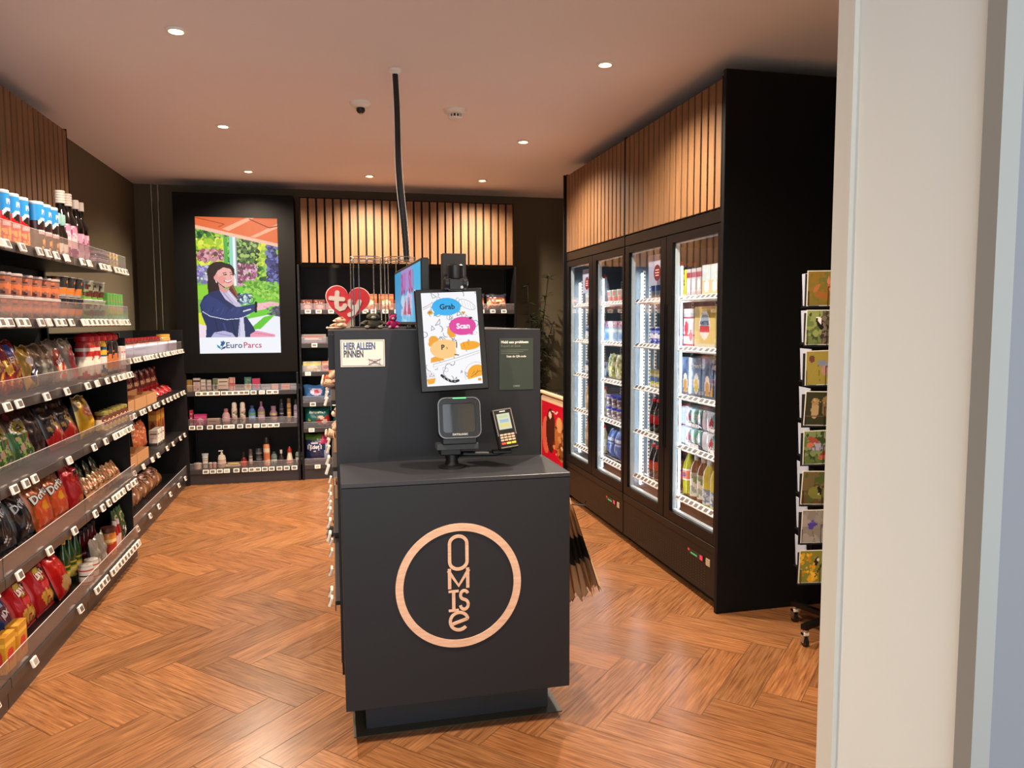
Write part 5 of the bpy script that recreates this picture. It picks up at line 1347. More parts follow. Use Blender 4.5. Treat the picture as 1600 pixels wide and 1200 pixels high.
b_hr = bag('crisp_bag', .20, .09, .26, bag_art('#b0141c', 13, parts=[('s', .2, .6, .9, .9, ['#e83c30', '#8a1018', '#2a1010'], 20, .06, 17), ('e', .65, .72, .12, .05, '#1c1418'), ('s', .5, 0, 1, .25, ['#e88040', '#c86a30'], 16, .06, 18)]), seed=12)
run(b_bk, LB, [3.54, 3.775, 4.01], .13, LZ[1], 'black crisp bag with silver lettering', S2, 'crisp bag', 'black crisp bags on the fifth shelf', tilt=-.35, way='from the front')
run(b_or, LB, [4.235, 4.465], .12, LZ[1], 'orange crisp bag with white lettering', S2, 'crisp bag', 'orange crisp bags on the fifth shelf', tilt=-.35, way='from the front')
put(b_or, LB, 4.33, .27, LZ[1] + .02, 'orange crisp bag standing higher behind the other orange bags, fifth left shelf', 'crisp bag', None, rz=.05, tilt=-.1)
run(b_hr, LB, [4.685], .11, LZ[1], 'glossy all-red crisp bag', S2, 'crisp bag', None, tilt=-.25)
b_sm = bag('sachet', .12, .03, .14, bag_art('#a8784c', 14, 14, 16, parts=[('s', 0, 0, 1, 1, ['#a8503a', '#3c4a34', '#9a8460', '#6a3428', '#584030'], 46, .07, 19)]), seed=13)
run(b_sm, LB, [4.83, 4.93, 5.03, 5.13, 5.23, 5.33, 5.43], .07, LZ[1], 'small mixed-colour snack sachet', S2, 'sachet', 'sachets on the fifth shelf', tilt=-.5, way='from the red bag', jit=.2)
b_s2 = bag('sachet', .12, .03, .16, bag_art('#3c4a34', 15, 14, 16, parts=[('s', 0, 0, 1, 1, ['#6a7a5a', '#8a3028', '#d8d0c0', '#1c2a20'], 26, .1, 20)]), seed=14)
run(b_s2, LB, [4.86, 5.0, 5.14, 5.28, 5.42], .20, LZ[1] + .01, 'dark green herb sachet in the back row', S2, 'sachet', 'green sachets at the back', tilt=-.3, way='from the red bag', jit=.2)
# --- bottom shelf
b_bl = bag('crisp_bag', .22, .10, .30, bag_art('#1f2c5c', 16, parts=[('s', 0, .5, 1, 1, ['#2c3c78', '#8a9ab8', '#1a2040', '#3c3428'], 34, .08, 21), ('e', .55, .50, .26, .12, '#5a2430'), ('s', .4, 0, .95, .3, ['#c86a30', '#e89a48', '#27356a'], 24, .07, 22)]), text=[('MIX', .03, .55, .5, '#d8c8d0', .2, None)], seed=15)
b_or2 = carton('snack_box', .10, .05, .16, pack_art('#c88a1c', '#e8b040', '#c83828', 7, 14, 18, 0), side='#c08420')
b_ly = bag('crisp_bag', .225, .10, .31, bag_art('#b0161c', 17, parts=[('s', .1, .6, .9, .95, ['#7a1018', '#d83028', '#2a1414'], 24, .07, 23), ('e', .5, .62, .20, .12, '#b89a2c'), ('r', .26, .56, .74, .66, '#c01820'), ('e', .55, .42, .20, .06, '#d83040'), ('s', .3, .08, .9, .3, ['#e0b048', '#d8a030', '#f0cc70'], 30, .07, 24)]), text=[("Lay's", .038, .5, .61, '#f4ece8', .18, None)], seed=16)
b_ly2 = bag('crisp_bag', .19, .10, .26, bag_art('#c01418', 18, parts=[('e', .5, .25, .34, .17, '#c8a060'), ('r', 0, .5, 1, .8, '#d02018'), ('s', .2, .8, .8, 1, ['#7a1010'], 10, .06, 25)]), seed=17)
run(b_bl, LB, [3.50, 3.735], .13, LZ[0], 'dark blue crisp bag', S1, 'crisp bag', 'blue crisp bags on the bottom shelf', tilt=-.35, way='from the front')
run(b_or2, LB, [3.50, 3.63], .052, LZ[0], 'upright orange-yellow snack box', S1, 'box', 'yellow boxes on the bottom shelf', tilt=0.0, way='from the front')
run(b_ly, LB, [3.965, 4.205], .13, LZ[0], 'red crisp bag with yellow disc', S1, 'crisp bag', 'red crisp bags on the bottom shelf', tilt=-.35, way='from the front')
run(b_ly2, LB, [4.42], .11, LZ[0], 'plain red crisp bag with one potato slice', S1, 'crisp bag', None, tilt=-.35)
can_p = [(.030, 0), (.033, .006), (.033, .105), (.029, .115)]
cn1 = vessel('food_tin', [(.036, 0), (.037, .004), (.037, .106), (.036, .11)], 'gloss', '#a8a098', label=(.01, .10, pack_art('#c8c4bc', '#b03030', '#2a3028', 4, 22, 12, 3)), n=18)
bgr = vessel('oil_bottle', [(.030, 0), (.033, .01), (.033, .15), (.030, .17), (.014, .21), (.012, .24)], 'liquid', '#24421c', cap=[(.015, .24), (.015, .265)], cap_col='#c8a040', label=(.03, .12, pack_art('#c8a028', '#2a5a28', '#e8d070', 5, 20, 10, 0)), n=16)
run(cn1, LB, [4.60, 4.70], .055, LZ[0], 'white food tin with red band', S1, 'tin', 'white tins on the bottom shelf', way='from the front')
run(bgr, LB, [4.58, 4.68, 4.78], .16, LZ[0], 'green glass bottle with yellow label', S1, 'bottle', 'green bottles on the bottom shelf', way='from the front')
pch = bag('pouch', .13, .05, .19, bag_art('#9a968c', 19, 16, 20, parts=[('r', 0, .0, 1, .2, '#a85a48'), ('s', .2, .2, .8, .7, ['#b0aca0', '#8a867c'], 12, .1, 26)]), seed=18)
run(pch, LB, [4.84, 4.97], .07, LZ[0], 'silver-grey pouch', S1, 'pouch', 'grey pouches on the bottom shelf', tilt=-.1, way='from the tins')
bro = vessel('sauce_bottle', [(.030, 0), (.033, .01), (.033, .13), (.016, .18), (.014, .20)], 'liquid', '#4a0f10', cap=[(.017, .20), (.017, .23)], cap_col='#1c1416', label=(.03, .11, pack_art('#8a1c1c', '#c8b8a8', '#3a1414', 5, 18, 8, 3)), n=16)
run(bro, LB, [4.90, 4.98, 5.06, 5.14], .17, LZ[0], 'dark red sauce bottle in the back row', S1, 'bottle', 'dark red bottles at the back', way='from the front')
orj = vessel('spread_jar', [(.042, 0), (.045, .01), (.045, .15), (.04, .16)], 'gloss', '#b0682c', cap=[(.043, .16), (.043, .19)], cap_col='#4a2418', label=(.02, .14, pack_art('#c87a2c', '#e8c080', '#a83020', 5, 20, 12, 0)), n=18)
run(orj, LB, [5.10], .07, LZ[0], 'orange jar with brown lid', S1, 'jar', None)
ktp = vessel('ketchup_bottle', [(.022, 0), (.024, .008), (.024, .13), (.014, .17)], 'gloss', '#9a1418', cap=[(.016, .17), (.012, .20)], cap_col='#d8ccc8', label=(.03, .11, '#c8a8a0'), n=14)
run(ktp, LB, [5.20, 5.26], .06, LZ[0], 'slim red sauce bottle with white tip', S1, 'bottle', 'slim red bottles on the bottom shelf', way='from the orange jar')
gpo = bag('pouch', .11, .05, .24, bag_art('#3a5a38', 20, 16, 20, parts=[('e', .5, .72, .34, .16, '#c8b88a'), ('e', .5, .70, .26, .11, '#4a6a3a'), ('s', .1, 0, .9, .4, ['#c8c8c8', '#2a2a34', '#c85a2c'], 20, .09, 27)]), seed=19)
run(gpo, LB, [5.345, 5.465], .08, LZ[0], 'green pouch with pale oval', S1, 'pouch', 'green pouches at the bottom shelf end', tilt=-.1, way='from the red bottles')
# --- lower left unit
W1, W2, W3, W4 = ('low left unit top shelf', 'low left unit second shelf', 'low left unit third shelf', 'low left unit bottom shelf')
wt = tray(.36, .16, .085, 'white_tray', '#cfcfe4')
run(wt, LL, [5.86, 6.26, 6.66, 7.06, 7.46], .09, BZ[3], 'white cardboard tray', W1, 'tray', 'white trays on the lower left unit', jit=.01, way='from the front')
jrr = vessel('jam_jar', [(.030, 0), (.033, .008), (.033, .10), (.029, .108)], 'gloss', '#5a2420', cap=[(.032, .108), (.032, .128)], cap_col='#8a1c1c', label=(.03, .085, pack_art('#c8a890', '#8a1c1c', '#e8dcc8', 6, 18, 8, 3)), n=16)
for q, tx in enumerate((5.86, 6.26, 6.66, 7.06)):
    for k in range(3):
        put(jrr, LL, tx - .11 + k * .11, .09, BZ[3] + .0042, 'red-lidded jam jar, %s in the %s white tray, lower left unit' % (ORD[k], ORD[q]), 'jar', 'jam jars in the white trays')
jrg = vessel('honey_jar', [(.036, 0), (.040, .008), (.040, .11), (.034, .118)], 'gloss', '#b08a48', cap=[(.037, .118), (.037, .142)], cap_col='#c08a30', label=(.03, .095, pack_art('#c8a060', '#8a5a1c', '#e8d8a8', 6, 18, 8, 3)), n=16)
for k in range(3): put(jrg, LL, 7.36 + k * .10, .09, BZ[3] + .0042, 'gold-lidded honey jar, %s in the farthest white tray, lower left unit' % ORD[k], 'jar', 'honey jars in the farthest tray')
b_nt = bag('nut_bag', .16, .06, .24, bag_art('#6a1c18', 21, 16, 22, parts=[('r', 0, 0, 1, .3, '#a81c24'), ('s', 0, .3, 1, 1, ['#a8784c', '#5a2018', '#c89a78', '#8a2c24'], 34, .1, 28)]), mt='gloss', seed=20)
run(b_nt, LL, [6.15, 6.36, 6.57, 6.80, 7.02, 7.24, 7.46, 7.66], .22, BZ[2], 'red and clear nut bag', W2, 'snack bag', 'nut bags on the lower left unit', tilt=-.1, way='from the front')
kt = tray(.34, .15, .085, 'cardboard_tray', '#a87b50')
run(kt, LL, [5.84, 6.20, 6.56], .085, BZ[2], 'open brown cardboard tray', W2, 'tray', 'brown trays on the second shelf', jit=.01, way='from the front')
b_rs = bag('sweet_bag', .15, .04, .10, bag_art('#a01c24', 22, 14, 14, parts=[('s', 0, 0, 1, 1, ['#c83a38', '#7a1018', '#d8988a'], 26, .1, 29)]), seed=21)
run(b_rs, LL, [6.86, 7.04, 7.22, 7.40, 7.58], .07, BZ[2], 'flat red sweet bag', W2, 'sweet bag', 'red sweet bags on the lower unit', tilt=-.9, way='from the trays')
ybx = carton('cereal_box', .15, .07, .27, pack_art('#b8742c', '#d8a040', '#8a3420', 6, 14, 22, 0), side='#b07028')
run(ybx, LL, [7.30, 7.47], .16, BZ[1], 'tall orange-yellow cereal box', W3, 'box', 'cereal boxes on the third shelf', way='from the front')
b_oc = bag('snack_bag', .19, .08, .24, bag_art('#c8683c', 23, 16, 22, parts=[('s', 0, 0, 1, 1, ['#e08a58', '#b0502c', '#d8b8a0', '#f0a070'], 50, .07, 30)]), mt='gloss', seed=22)
run(b_oc, LL, [6.64, 6.84], .16, BZ[1], 'clear bag of orange snacks', W3, 'snack bag', 'orange snack bags on the third shelf', tilt=-.1, way='from the front')
wbx = carton('small_box', .07, .07, .13, pack_art('#d8d0c4', '#3a3230', '#b8a898', 6, 10, 14, 3), side='#cfc8bc')
run(wbx, LL, [7.0, 7.09, 7.18], .10, BZ[1], 'small white and black box', W3, 'box', 'small white boxes on the third shelf', way='from the orange bags')
run(kt, LL, [5.84, 6.20], .085, BZ[1], 'open brown cardboard tray', W3, 'tray', 'brown trays on the third shelf', jit=.01, way='from the front')
b_br = bag('bread_bag', .22, .10, .18, bag_art('#8a5a3c', 24, 16, 16, parts=[('s', 0, 0, 1, 1, ['#a87850', '#6a4028', '#c89a78', '#d8a8a0'], 40, .09, 31)]), mt='gloss', seed=23)
run(b_br, LL, [5.9, 6.14, 6.38, 6.62, 6.86, 7.10, 7.34], .15, BZ[0], 'clear bag of bread rolls', W4, 'bread bag', 'bread bags on the bottom of the lower unit', tilt=-.6, way='from the front')

# --- toiletries under the wall screen
def rx(px): return -1.370 + (px - 303) * .00623
U1, U2, U3 = ('upper shelf below the wall screen', 'middle shelf below the wall screen', 'lowest shelf below the wall screen')
def X4(cx): return rx(200 + cx / 4.285)
for (cx, w_, h_, a_, s_, nm) in [
    (432, .055, .115, ('#b08a3c', '#8a6a2c', '#d8b870', 1), '#a8823a', 'ochre yellow medicine box'), (480, .062, .13, ('#cfc0b8', '#3a3034', '#d8a8a8', 0), '#c8b8b0', 'white box with a round black emblem'),
    (521, .045, .115, ('#d8cfc4', '#a8928a', '#3a3c48', 3), '#c8c0b4', 'narrow white medicine box'), (558, .040, .11, ('#c8beb4', '#8a7a74', '#5a5054', 3), '#b8aea4', 'narrowest pale grey box'),
    (598, .045, .125, ('#6a7a5a', '#b8b8a8', '#3a4a34', 2), '#8a8c78', 'sage green and white box'), (648, .098, .12, ('#d8c8b8', '#2a2420', '#b06a4a', 3), '#cbb8a6', 'wide cream box with dark stripe'),
    (704, .058, .13, ('#d8c8bc', '#c04038', '#c04038', 1), '#d0c0b4', 'white box with red stripes'), (808, .065, .13, ('#3c7a74', '#c8d0c0', '#b89a60', 2), '#447c74', 'teal and white box'),
    (861, .075, .115, ('#c83c68', '#7a98b8', '#c8404c', 2), '#b8486a', 'pink and blue box'), (983, .065, .055, ('#d8b090', '#b06a4a', '#a03c2c', 3), '#c8a088', 'low peach coloured box'), (1055, .085, .055, ('#c87a3c', '#e0b080', '#a05a2c', 3), '#b8703c', 'low orange box')]:
    p_ = carton('toiletry_box', w_, .05, h_, pack_art(a_[0], a_[1], a_[2], int(cx), 12, 14, a_[3]), side=s_)
    run(p_, RB, [X4(cx)], .06, RZ1[2], nm, U1, 'box', None, jit=.03)
pb = carton('plaster_box', .09, .04, .05, pack_art('#a8a8a8', '#6a7a8a', '#d0ccc4', 3, 12, 10, 3), side='#989898')
run(pb, RB, [X4(755), X4(925), X4(1118)], .06, RZ1[2], 'low grey-white box', U1, 'box', 'low grey boxes below the wall screen')
p_ = carton('toiletry_box', .03, .05, .15, pack_art('#a82c44', '#d8a0a8', '#e8d0d0', 2, 8, 14, 3), side='#a02c40'); run(p_, RB, [X4(437)], .06, RZ1[1], 'narrow red box', U2, 'box', None)
p_ = carton('toiletry_box', .115, .06, .105, pack_art('#c02c74', '#d8508c', '#e8b0cc', 2, 18, 12, 0), side='#b82c70'); run(p_, RB, [X4(494)], .06, RZ1[1], 'bright magenta box', U2, 'box', None)
p_ = carton('toiletry_box', .115, .06, .06, pack_art('#c8b0a0', '#a8907c', '#5a4a44', 2, 18, 8, 3), side='#bca492'); run(p_, RB, [X4(578)], .06, RZ1[1], 'low wide beige box', U2, 'box', None)
sp = [(.021, 0), (.023, .006), (.023, .12), (.019, .135)]
def toil(name, prof, col, cap, cc, lab, cx, z, ly, desc, where, sx=1.0, sy=1.0, cat='bottle', mt='gloss', n=16):
    p_ = vessel(name, prof, mt, col, cap=cap, cap_col=cc, label=lab, n=n, sx=sx, sy=sy); run(p_, RB, [X4(cx)], ly, z, desc, where, cat, None)
Z2 = RZ1[1]; Z3 = RZ1[0]
toil('lotion_bottle', [(.034, 0), (.038, .01), (.036, .09), (.022, .115)], '#c8a0a4', [(.020, .115), (.020, .15), (.016, .152)], '#a86a74', (.02, .07, pack_art('#e0c8c4', '#c86a7c', '#f0e4e0', 4, 16, 8, 3)), 658, Z2, .06, 'plump pink lotion bottle with rose cap', U2, sy=.6)
for cx, nm in ((712, 'white deodorant can with domed top, left of two'), (766, 'white deodorant can with domed top, right of two')):
    toil('spray_can', [(.026, 0), (.027, .004), (.027, .15), (.022, .16)], '#d8cfc4', [(.023, .16), (.024, .19), (.018, .21), (.006, .214)], '#e0d8ce', (.02, .13, pack_art('#ddd4ca', '#5a7a5a', '#c89a90', 5, 16, 12, 4)), cx, Z2, .06, nm, U2, cat='spray can')
toil('shampoo_bottle', [(.030, 0), (.034, .01), (.033, .12), (.020, .145)], '#3c68a0', [(.017, .145), (.017, .175)], '#2c3c60', (.03, .11, pack_art('#4878b0', '#6aa84c', '#88a8c8', 4, 16, 10, 0)), 827, Z2, .06, 'blue shampoo bottle with green print', U2, sy=.65)
toil('shampoo_bottle', [(.030, 0), (.034, .01), (.034, .13), (.016, .165)], '#8a6a88', [(.012, .165), (.012, .215), (.008, .218)], '#7a5a74', (.03, .12, pack_art('#94788c', '#a8b060', '#bca4b4', 4, 16, 10, 0)), 888, Z2, .06, 'tall mauve shampoo bottle', U2, sy=.65)
toil('shampoo_bottle', [(.032, 0), (.036, .01), (.036, .10), (.020, .13)], '#8c6c80', [(.024, .13), (.024, .165)], '#846a7c', (.03, .10, pack_art('#a08494', '#b0a860', '#6a4a5c', 5, 16, 10, 0)), 968, Z2, .06, 'shorter mauve shampoo bottle with wide cap', U2, sy=.65)
toil('hair_spray', [(.020, 0), (.021, .004), (.021, .18), (.017, .19)], '#2a2c38', [(.018, .19), (.018, .235)], '#1e2028', (.03, .16, pack_art('#30323e', '#58607a', '#888c98', 4, 12, 12, 3)), 1022, Z2, .06, 'slim dark blue hair spray', U2, cat='spray can')
toil('hair_spray', [(.020, 0), (.021, .004), (.021, .18), (.017, .19)], '#a8845a', [(.018, .19), (.018, .24)], '#6a5238', (.03, .17, pack_art('#b8905c', '#7a5c3a', '#d8b888', 4, 12, 12, 3)), 1072, Z2, .06, 'slim gold-brown hair spray', U2, cat='spray can')
toil('hair_spray', [(.020, 0), (.021, .004), (.021, .16), (.012, .175)], '#a898b0', [(.014, .175), (.012, .225)], '#3c3244', (.03, .14, pack_art('#b4a4bc', '#7a6a88', '#d8ccd8', 4, 12, 12, 3)), 1118, Z2, .06, 'slim lilac hair spray', U2, cat='spray can')
toil('cream_tub', [(.036, 0), (.036, .045)], '#c8b0a0', [(.037, .045), (.037, .06)], '#a89890', None, 465, Z3, .06, 'low pale cream tub', U3, cat='tub')
p_ = vessel('toothpaste_tube', [(.012, .0), (.021, .004), (.021, .03), (.024, .05), (.028, .13)], 'gloss', '#c8d0cc', cap=[(.030, .13), (.032, .15)], cap_col='#b8c4c4', label=(.04, .12, pack_art('#d8dcd4', '#7a9aa4', '#c8a898', 4, 14, 10, 3)), n=14, sy=.5); run(p_, RB, [X4(513)], .06, Z3, 'white upright toothpaste tube', U3, 'tube', None)
for i, cx in enumerate((548, 573)):
    p_ = vessel('small_jar', [(.014, 0), (.015, .004), (.015, .045)], 'gloss', '#d0a898', cap=[(.016, .045), (.016, .06)], cap_col='#d8ccc4', n=12); run(p_, RB, [X4(cx)], .05, Z3, ('left' if i == 0 else 'right') + ' one of two tiny pink jars', U3, 'jar', 'tiny pink jars')
p_ = vessel('pump_bottle', [(.034, 0), (.038, .01), (.038, .10), (.030, .125), (.014, .135)], 'gloss', '#dcd0bc', cap=[(.012, .135), (.012, .15), (.006, .152), (.006, .165)], cap_col='#e0d8cc', label=(.03, .09, pack_art('#e4d8c4', '#b87c6c', '#c89a80', 4, 16, 8, 3)), sy=.75)
mb = MB(); mb.box(-.03, .012, -.008, .008, .165, .175, MT['plastic'], '#e0d8cc', ch=.002); mb.obj('pump_nozzle', p_); run(p_, RB, [X4(620)], .06, Z3, 'cream soap pump bottle', U3, 'bottle', None)
mb = MB(); mb.box(-.07, .07, -.04, .04, .012, .03, MT['plastic'], '#c8c0a8', ch=.004); mb.box(-.07, .07, -.04, .04, 0, .0115, MT['plastic'], '#3c4434', ch=.003); mb.box(-.05, .06, -.04, .04, .0305, .045, MT['plastic'], '#c8b438', ch=.004); p_ = root_of(mb, 'sponge'); run(p_, RB, [X4(692)], .06, Z3, 'flat yellow and white sponge pack', U3, 'sponge', None)
toil('nail_remover', [(.028, 0), (.030, .005), (.030, .07), (.018, .095)], '#5a1c1c', [(.012, .095), (.014, .10), (.014, .15)], '#1a1718', (.01, .065, '#c03a30'), 763, Z3, .06, 'small red bottle with black and white cap', U3)
toil('deodorant', [(.017, 0), (.018, .004), (.018, .13)], '#6a625c', [(.0185, .13), (.015, .175), (.006, .178)], '#4a4444', (.02, .11, pack_art('#a89c94', '#5a5450', '#c8bcb0', 3, 12, 10, 3)), 808, Z3, .06, 'slim grey deodorant', U3, cat='spray can')
toil('shower_gel', [(.028, .03), (.030, .04), (.032, .17), (.030, .175)], '#3a3c40', [(.024, 0), (.026, .03)], '#2a2c30', (.06, .15, pack_art('#4a4c50', '#8a8c8c', '#2a2c30', 3, 14, 10, 3)), 861, Z3, .10, 'dark grey shower gel standing on its cap', U3, sy=.6)
toil('hair_spray', [(.030, 0), (.031, .005), (.031, .21), (.024, .225)], '#c88a60', [(.026, .225), (.028, .26), (.016, .29), (.006, .293)], '#1c1a1c', (.01, .205, pack_art('#d89468', '#d8ccb8', '#b86a44', 3, 16, 16, 0)), 915, Z3, .055, 'tall orange and white spray can with black cap', U3, cat='spray can')
toil('mouthwash', [(.028, 0), (.030, .005), (.030, .10), (.020, .12)], '#5a6c68', [(.016, .12), (.016, .14)], '#3a4644', (.015, .09, pack_art('#788c88', '#3c5450', '#a8b8b0', 3, 14, 8, 0)), 963, Z3, .06, 'small grey-green mouthwash bottle', U3, sy=.7)
toil('dark_bottle', [(.024, 0), (.026, .005), (.026, .09), (.010, .12)], '#1a1416', [(.012, .12), (.012, .155)], '#d8ccc8', (.02, .08, '#3a2c2c'), 1011, Z3, .06, 'black bottle with white cap', U3)
toil('body_lotion', [(.032, 0), (.034, .01), (.032, .05), (.018, .13)], '#d8c4b0', [(.022, .13), (.022, .155), (.006, .185)], '#a02818', (.012, .05, pack_art('#c8886c', '#a84a38', '#e0c8b4', 3, 16, 8, 0)), 1068, Z3, .06, 'cream bottle with pointed red cap', U3)
toil('mouthwash', [(.032, 0), (.034, .005), (.034, .115), (.026, .13)], '#788480', [(.012, .13), (.012, .16)], '#2a302e', (.02, .10, pack_art('#8c9894', '#2c3434', '#b4bcb4', 3, 16, 8, 0)), 1130, Z3, .06, 'square grey bottle with black emblem', U3, sy=.7)
# --- tall rear bays
V = ['topmost rear shelf', 'second rear shelf left of counter', 'third rear shelf left of counter', 'fourth rear shelf left of counter', 'fifth rear shelf left of counter', 'lowest rear shelf left of counter']
ck = carton('biscuit_box', .11, .08, .10, pack_art('#5a2a20', '#8a4430', '#c89080', 3, 14, 12, 2), side='#5a2c24')
run(ck, RB, [-.25, -.13, -.01, .11, .23], .07, RZ2[5], 'red-brown biscuit box', V[0], 'box', 'biscuit boxes on the topmost rear shelf')
ork = carton('biscuit_box', .15, .12, .16, pack_art('#8a4a28', '#b8683c', '#e0b890', 3, 14, 14, 0), side='#7c4426')
run(ork, RB, [.37, .54], .09, RZ2[5], 'taller orange-brown box behind the wire rack', V[0], 'box', 'orange-brown boxes on the topmost shelf')
run(ck, RB, [.68, .95, 1.07], .07, RZ2[5], 'red-brown biscuit box behind the displays', V[0], 'box', 'biscuit boxes behind the displays')
b_ch = bag('pastry_bag', .22, .12, .17, bag_art('#6a3a28', 25, 18, 14, parts=[('s', 0, .1, 1, .6, ['#a8684a', '#d8a078', '#5a2c20'], 34, .09, 32), ('r', 0, .68, 1, 1, '#23222a'), ('l', [(.05, .3), (.4, .22), (.9, .36)], .07, '#d8a888')]), mt='gloss', seed=24)
run(b_ch, RB, [1.24, 1.475, 1.715], .10, RZ2[5], 'clear bag of brown pastries', V[0], 'pastry bag', 'pastry bags on the topmost rear shelf', tilt=-.25)
p_ = carton('tissue_box', .24, .12, .09, pack_art('#7c7674', '#a8423c', '#c8c0bc', 3, 16, 10, 3), side='#6f6a68'); run(p_, RB, [-.19, .07], .08, RZ2[4], 'grey tissue box with red print', V[1], 'box', 'grey tissue boxes')
p_ = carton('tea_box', .18, .10, .10, pack_art('#a8a488', '#d8c060', '#e0dcd0', 3, 16, 12, 0), side='#a09c84'); run(p_, RB, [-.215], .07, RZ2[3], 'pale yellow and green packet', V[2], 'box', None)
p_ = carton('tea_box', .09, .10, .10, pack_art('#c8785c', '#e0b0a0', '#8a3c2c', 3, 12, 12, 0), side='#b86c54'); run(p_, RB, [-.075], .07, RZ2[3], 'peach coloured packet', V[2], 'box', None)
b_bp = bag('tissue_pack', .22, .12, .17, bag_art('#3c6ea8', 26, 16, 14, parts=[('e', .6, .6, .28, .22, '#c8b8d8'), ('e', .62, .6, .12, .12, '#c84868'), ('r', 0, 0, 1, .15, '#8898b8')]), mt='gloss', seed=25); run(b_bp, RB, [-.20, .03], .09, RZ2[2], 'blue tissue pack with pink flower', V[3], 'tissue pack', 'blue tissue packs')
b_np = bag('nappy_pack', .26, .14, .215, bag_art('#1f6c6c', 27, 18, 16, parts=[('s', .5, 0, 1, .5, ['#c8a890', '#b02828', '#e8d8c8'], 20, .09, 33), ('e', .15, .35, .05, .06, '#e0c840')]), mt='gloss', text=[('Pampers', .026, .42, .72, '#d8e8e4', 0, None)], seed=26); run(b_np, RB, [-.175, .10], .10, RZ2[1], 'teal nappy pack', V[4], 'nappy pack', 'teal nappy packs', sc=.98)
b_cl = bag('paper_roll_pack', .25, .16, .30, bag_art('#1f2c58', 28, 20, 22, parts=[('r', 0, .82, 1, 1, '#5c8a3c'), ('p', [(.6, .7), (1, .7), (1, 1), (.7, 1)], '#b8245c'), ('e', .40, .58, .30, .15, '#d8dce8'), ('e', .40, .58, .26, .12, '#1c2450'), ('r', 0, 0, 1, .2, '#7884a4'), ('p', [(.8, .2), (1, .2), (1, .7), (.85, .7)], '#a8b8d8')]), mt='gloss', text=[('Edet', .038, .40, .58, '#eef0f8', 0, None)], seed=27); run(b_cl, RB, [-.185, .09], .11, RZ2[0], 'navy kitchen roll pack with white oval', V[5], 'paper roll pack', 'navy kitchen roll packs')

# --- refrigerators: local x runs towards the camera
D4, D3, D2, D1 = ('near fridge right door', 'near fridge left door', 'far fridge right door', 'far fridge left door')
def fc(unit, xs, z, proto, desc, where, cat, group=None, ly=.14, **k): run(proto, unit, xs, ly, z, desc, where, cat, group, **k)
yc = carton('drink_carton', .055, .09, .17, pack_art('#d8c82c', '#e8e070', '#4a6a2c', 3, 10, 16, 3), side='#d0c030')
gc = carton('drink_carton', .060, .09, .17, pack_art('#a8a0a4', '#8a1c2c', '#e0dce0', 4, 10, 16, 0), side='#a09a9c')
bc = carton('milk_carton', .095, .09, .18, pack_art('#b8c8d4', '#d8b890', '#e8ecf0', 5, 12, 16, 2), side='#a8b8c8')
fc(F2, [.735], FZ[4], yc, 'yellow drink carton', D4 + ', top shelf', 'carton')
fc(F2, [.80, .866, .932], FZ[4], gc, 'grey and dark red drink carton', D4 + ', top shelf', 'carton', 'grey-red cartons')
fc(F2, [1.02, 1.12, 1.22], FZ[4], bc, 'pale blue milk carton', D4 + ', top shelf', 'carton', 'milk cartons')
rw = carton('beer_carton', .13, .16, .235, pack_art('#d4c8cc', '#a81c30', '#c83040', 6, 12, 24, 5), side='#cfc4c8')
A = Art(26, 26, '#c8b46c'); A.rect(0, .75, 1, 1, '#b8a02c'); A.ell(.5, .55, .26, .34, '#d8d8dc'); A.ell(.5, .62, .2, .2, '#8aa0b8'); A.rect(.26, .38, .74, .52, '#b82c34'); A.rect(0, 0, 1, .12, '#c8c0b0')
yb = carton('beer_carton', .25, .16, .245, A.a, side='#c8b878', text=[('AMSTEL', .022, 0, .15, '#2a3c68')])
sb = vessel('small_can', [(.022, 0), (.025, .005), (.025, .10), (.022, .108)], 'gloss', '#98a8c0', label=(.01, .095, pack_art('#a8b4c8', '#5a6a9a', '#d8dce8', 4, 14, 8, 3)), n=14)
fc(F2, [.72], FZ[3], sb, 'small blue-white can', D4 + ', second shelf', 'can')
fc(F2, [.815], FZ[3], rw, 'white beer carton with red bars', D4 + ', second shelf', 'carton', ly=.17, jit=.02)
fc(F2, [1.02], FZ[3], yb, 'yellow beer carton with oval crest', D4 + ', second shelf', 'carton', None, ly=.17, jit=.01)
A = Art(30, 26, '#56688c'); A.speck(0, .5, 1, 1, ['#6a80a8', '#8aa0c0', '#4a5878'], 30, .08, 1); A.ell(.25, .30, .11, .28, '#d8c8b0'); A.ell(.25, .25, .09, .18, '#b8894c'); A.ell(.80, .34, .13, .26, '#d8d8d0'); A.ell(.80, .30, .10, .18, '#c8b83c'); A.line([(.52, .1), (.52, .75)], .07, '#1c2028'); A.poly([(.35, .05), (.5, .45), (.5, .05)], '#b8904c'); A.rect(0, 0, 1, .06, '#3c4458')
bb = carton('beer_carton', .27, .16, .235, A.a, side='#5c6c8c', text=[('Affligem', .026, .05, .185, '#d8dce8')], mt='gloss')
fc(F2, [.85, 1.13], FZ[2], bb, 'blue beer carton with poured glasses', D4 + ', middle shelf', 'carton', 'blue beer cartons', ly=.17, jit=.01)
gbt = vessel('small_can', [(.022, 0), (.025, .005), (.025, .12), (.022, .128)], 'gloss', '#b8c8b8', label=(.01, .115, pack_art('#c8d8cc', '#3ca868', '#e0e8e8', 4, 14, 8, 0)), n=14)
fc(F2, [.705, .705], FZ[2], gbt, 'white and green can', D4 + ', middle shelf', 'can', 'white and green cans', ly=.10) if False else fc(F2, [.695], FZ[2], gbt, 'white and green can', D4 + ', middle shelf', 'can', ly=.11)
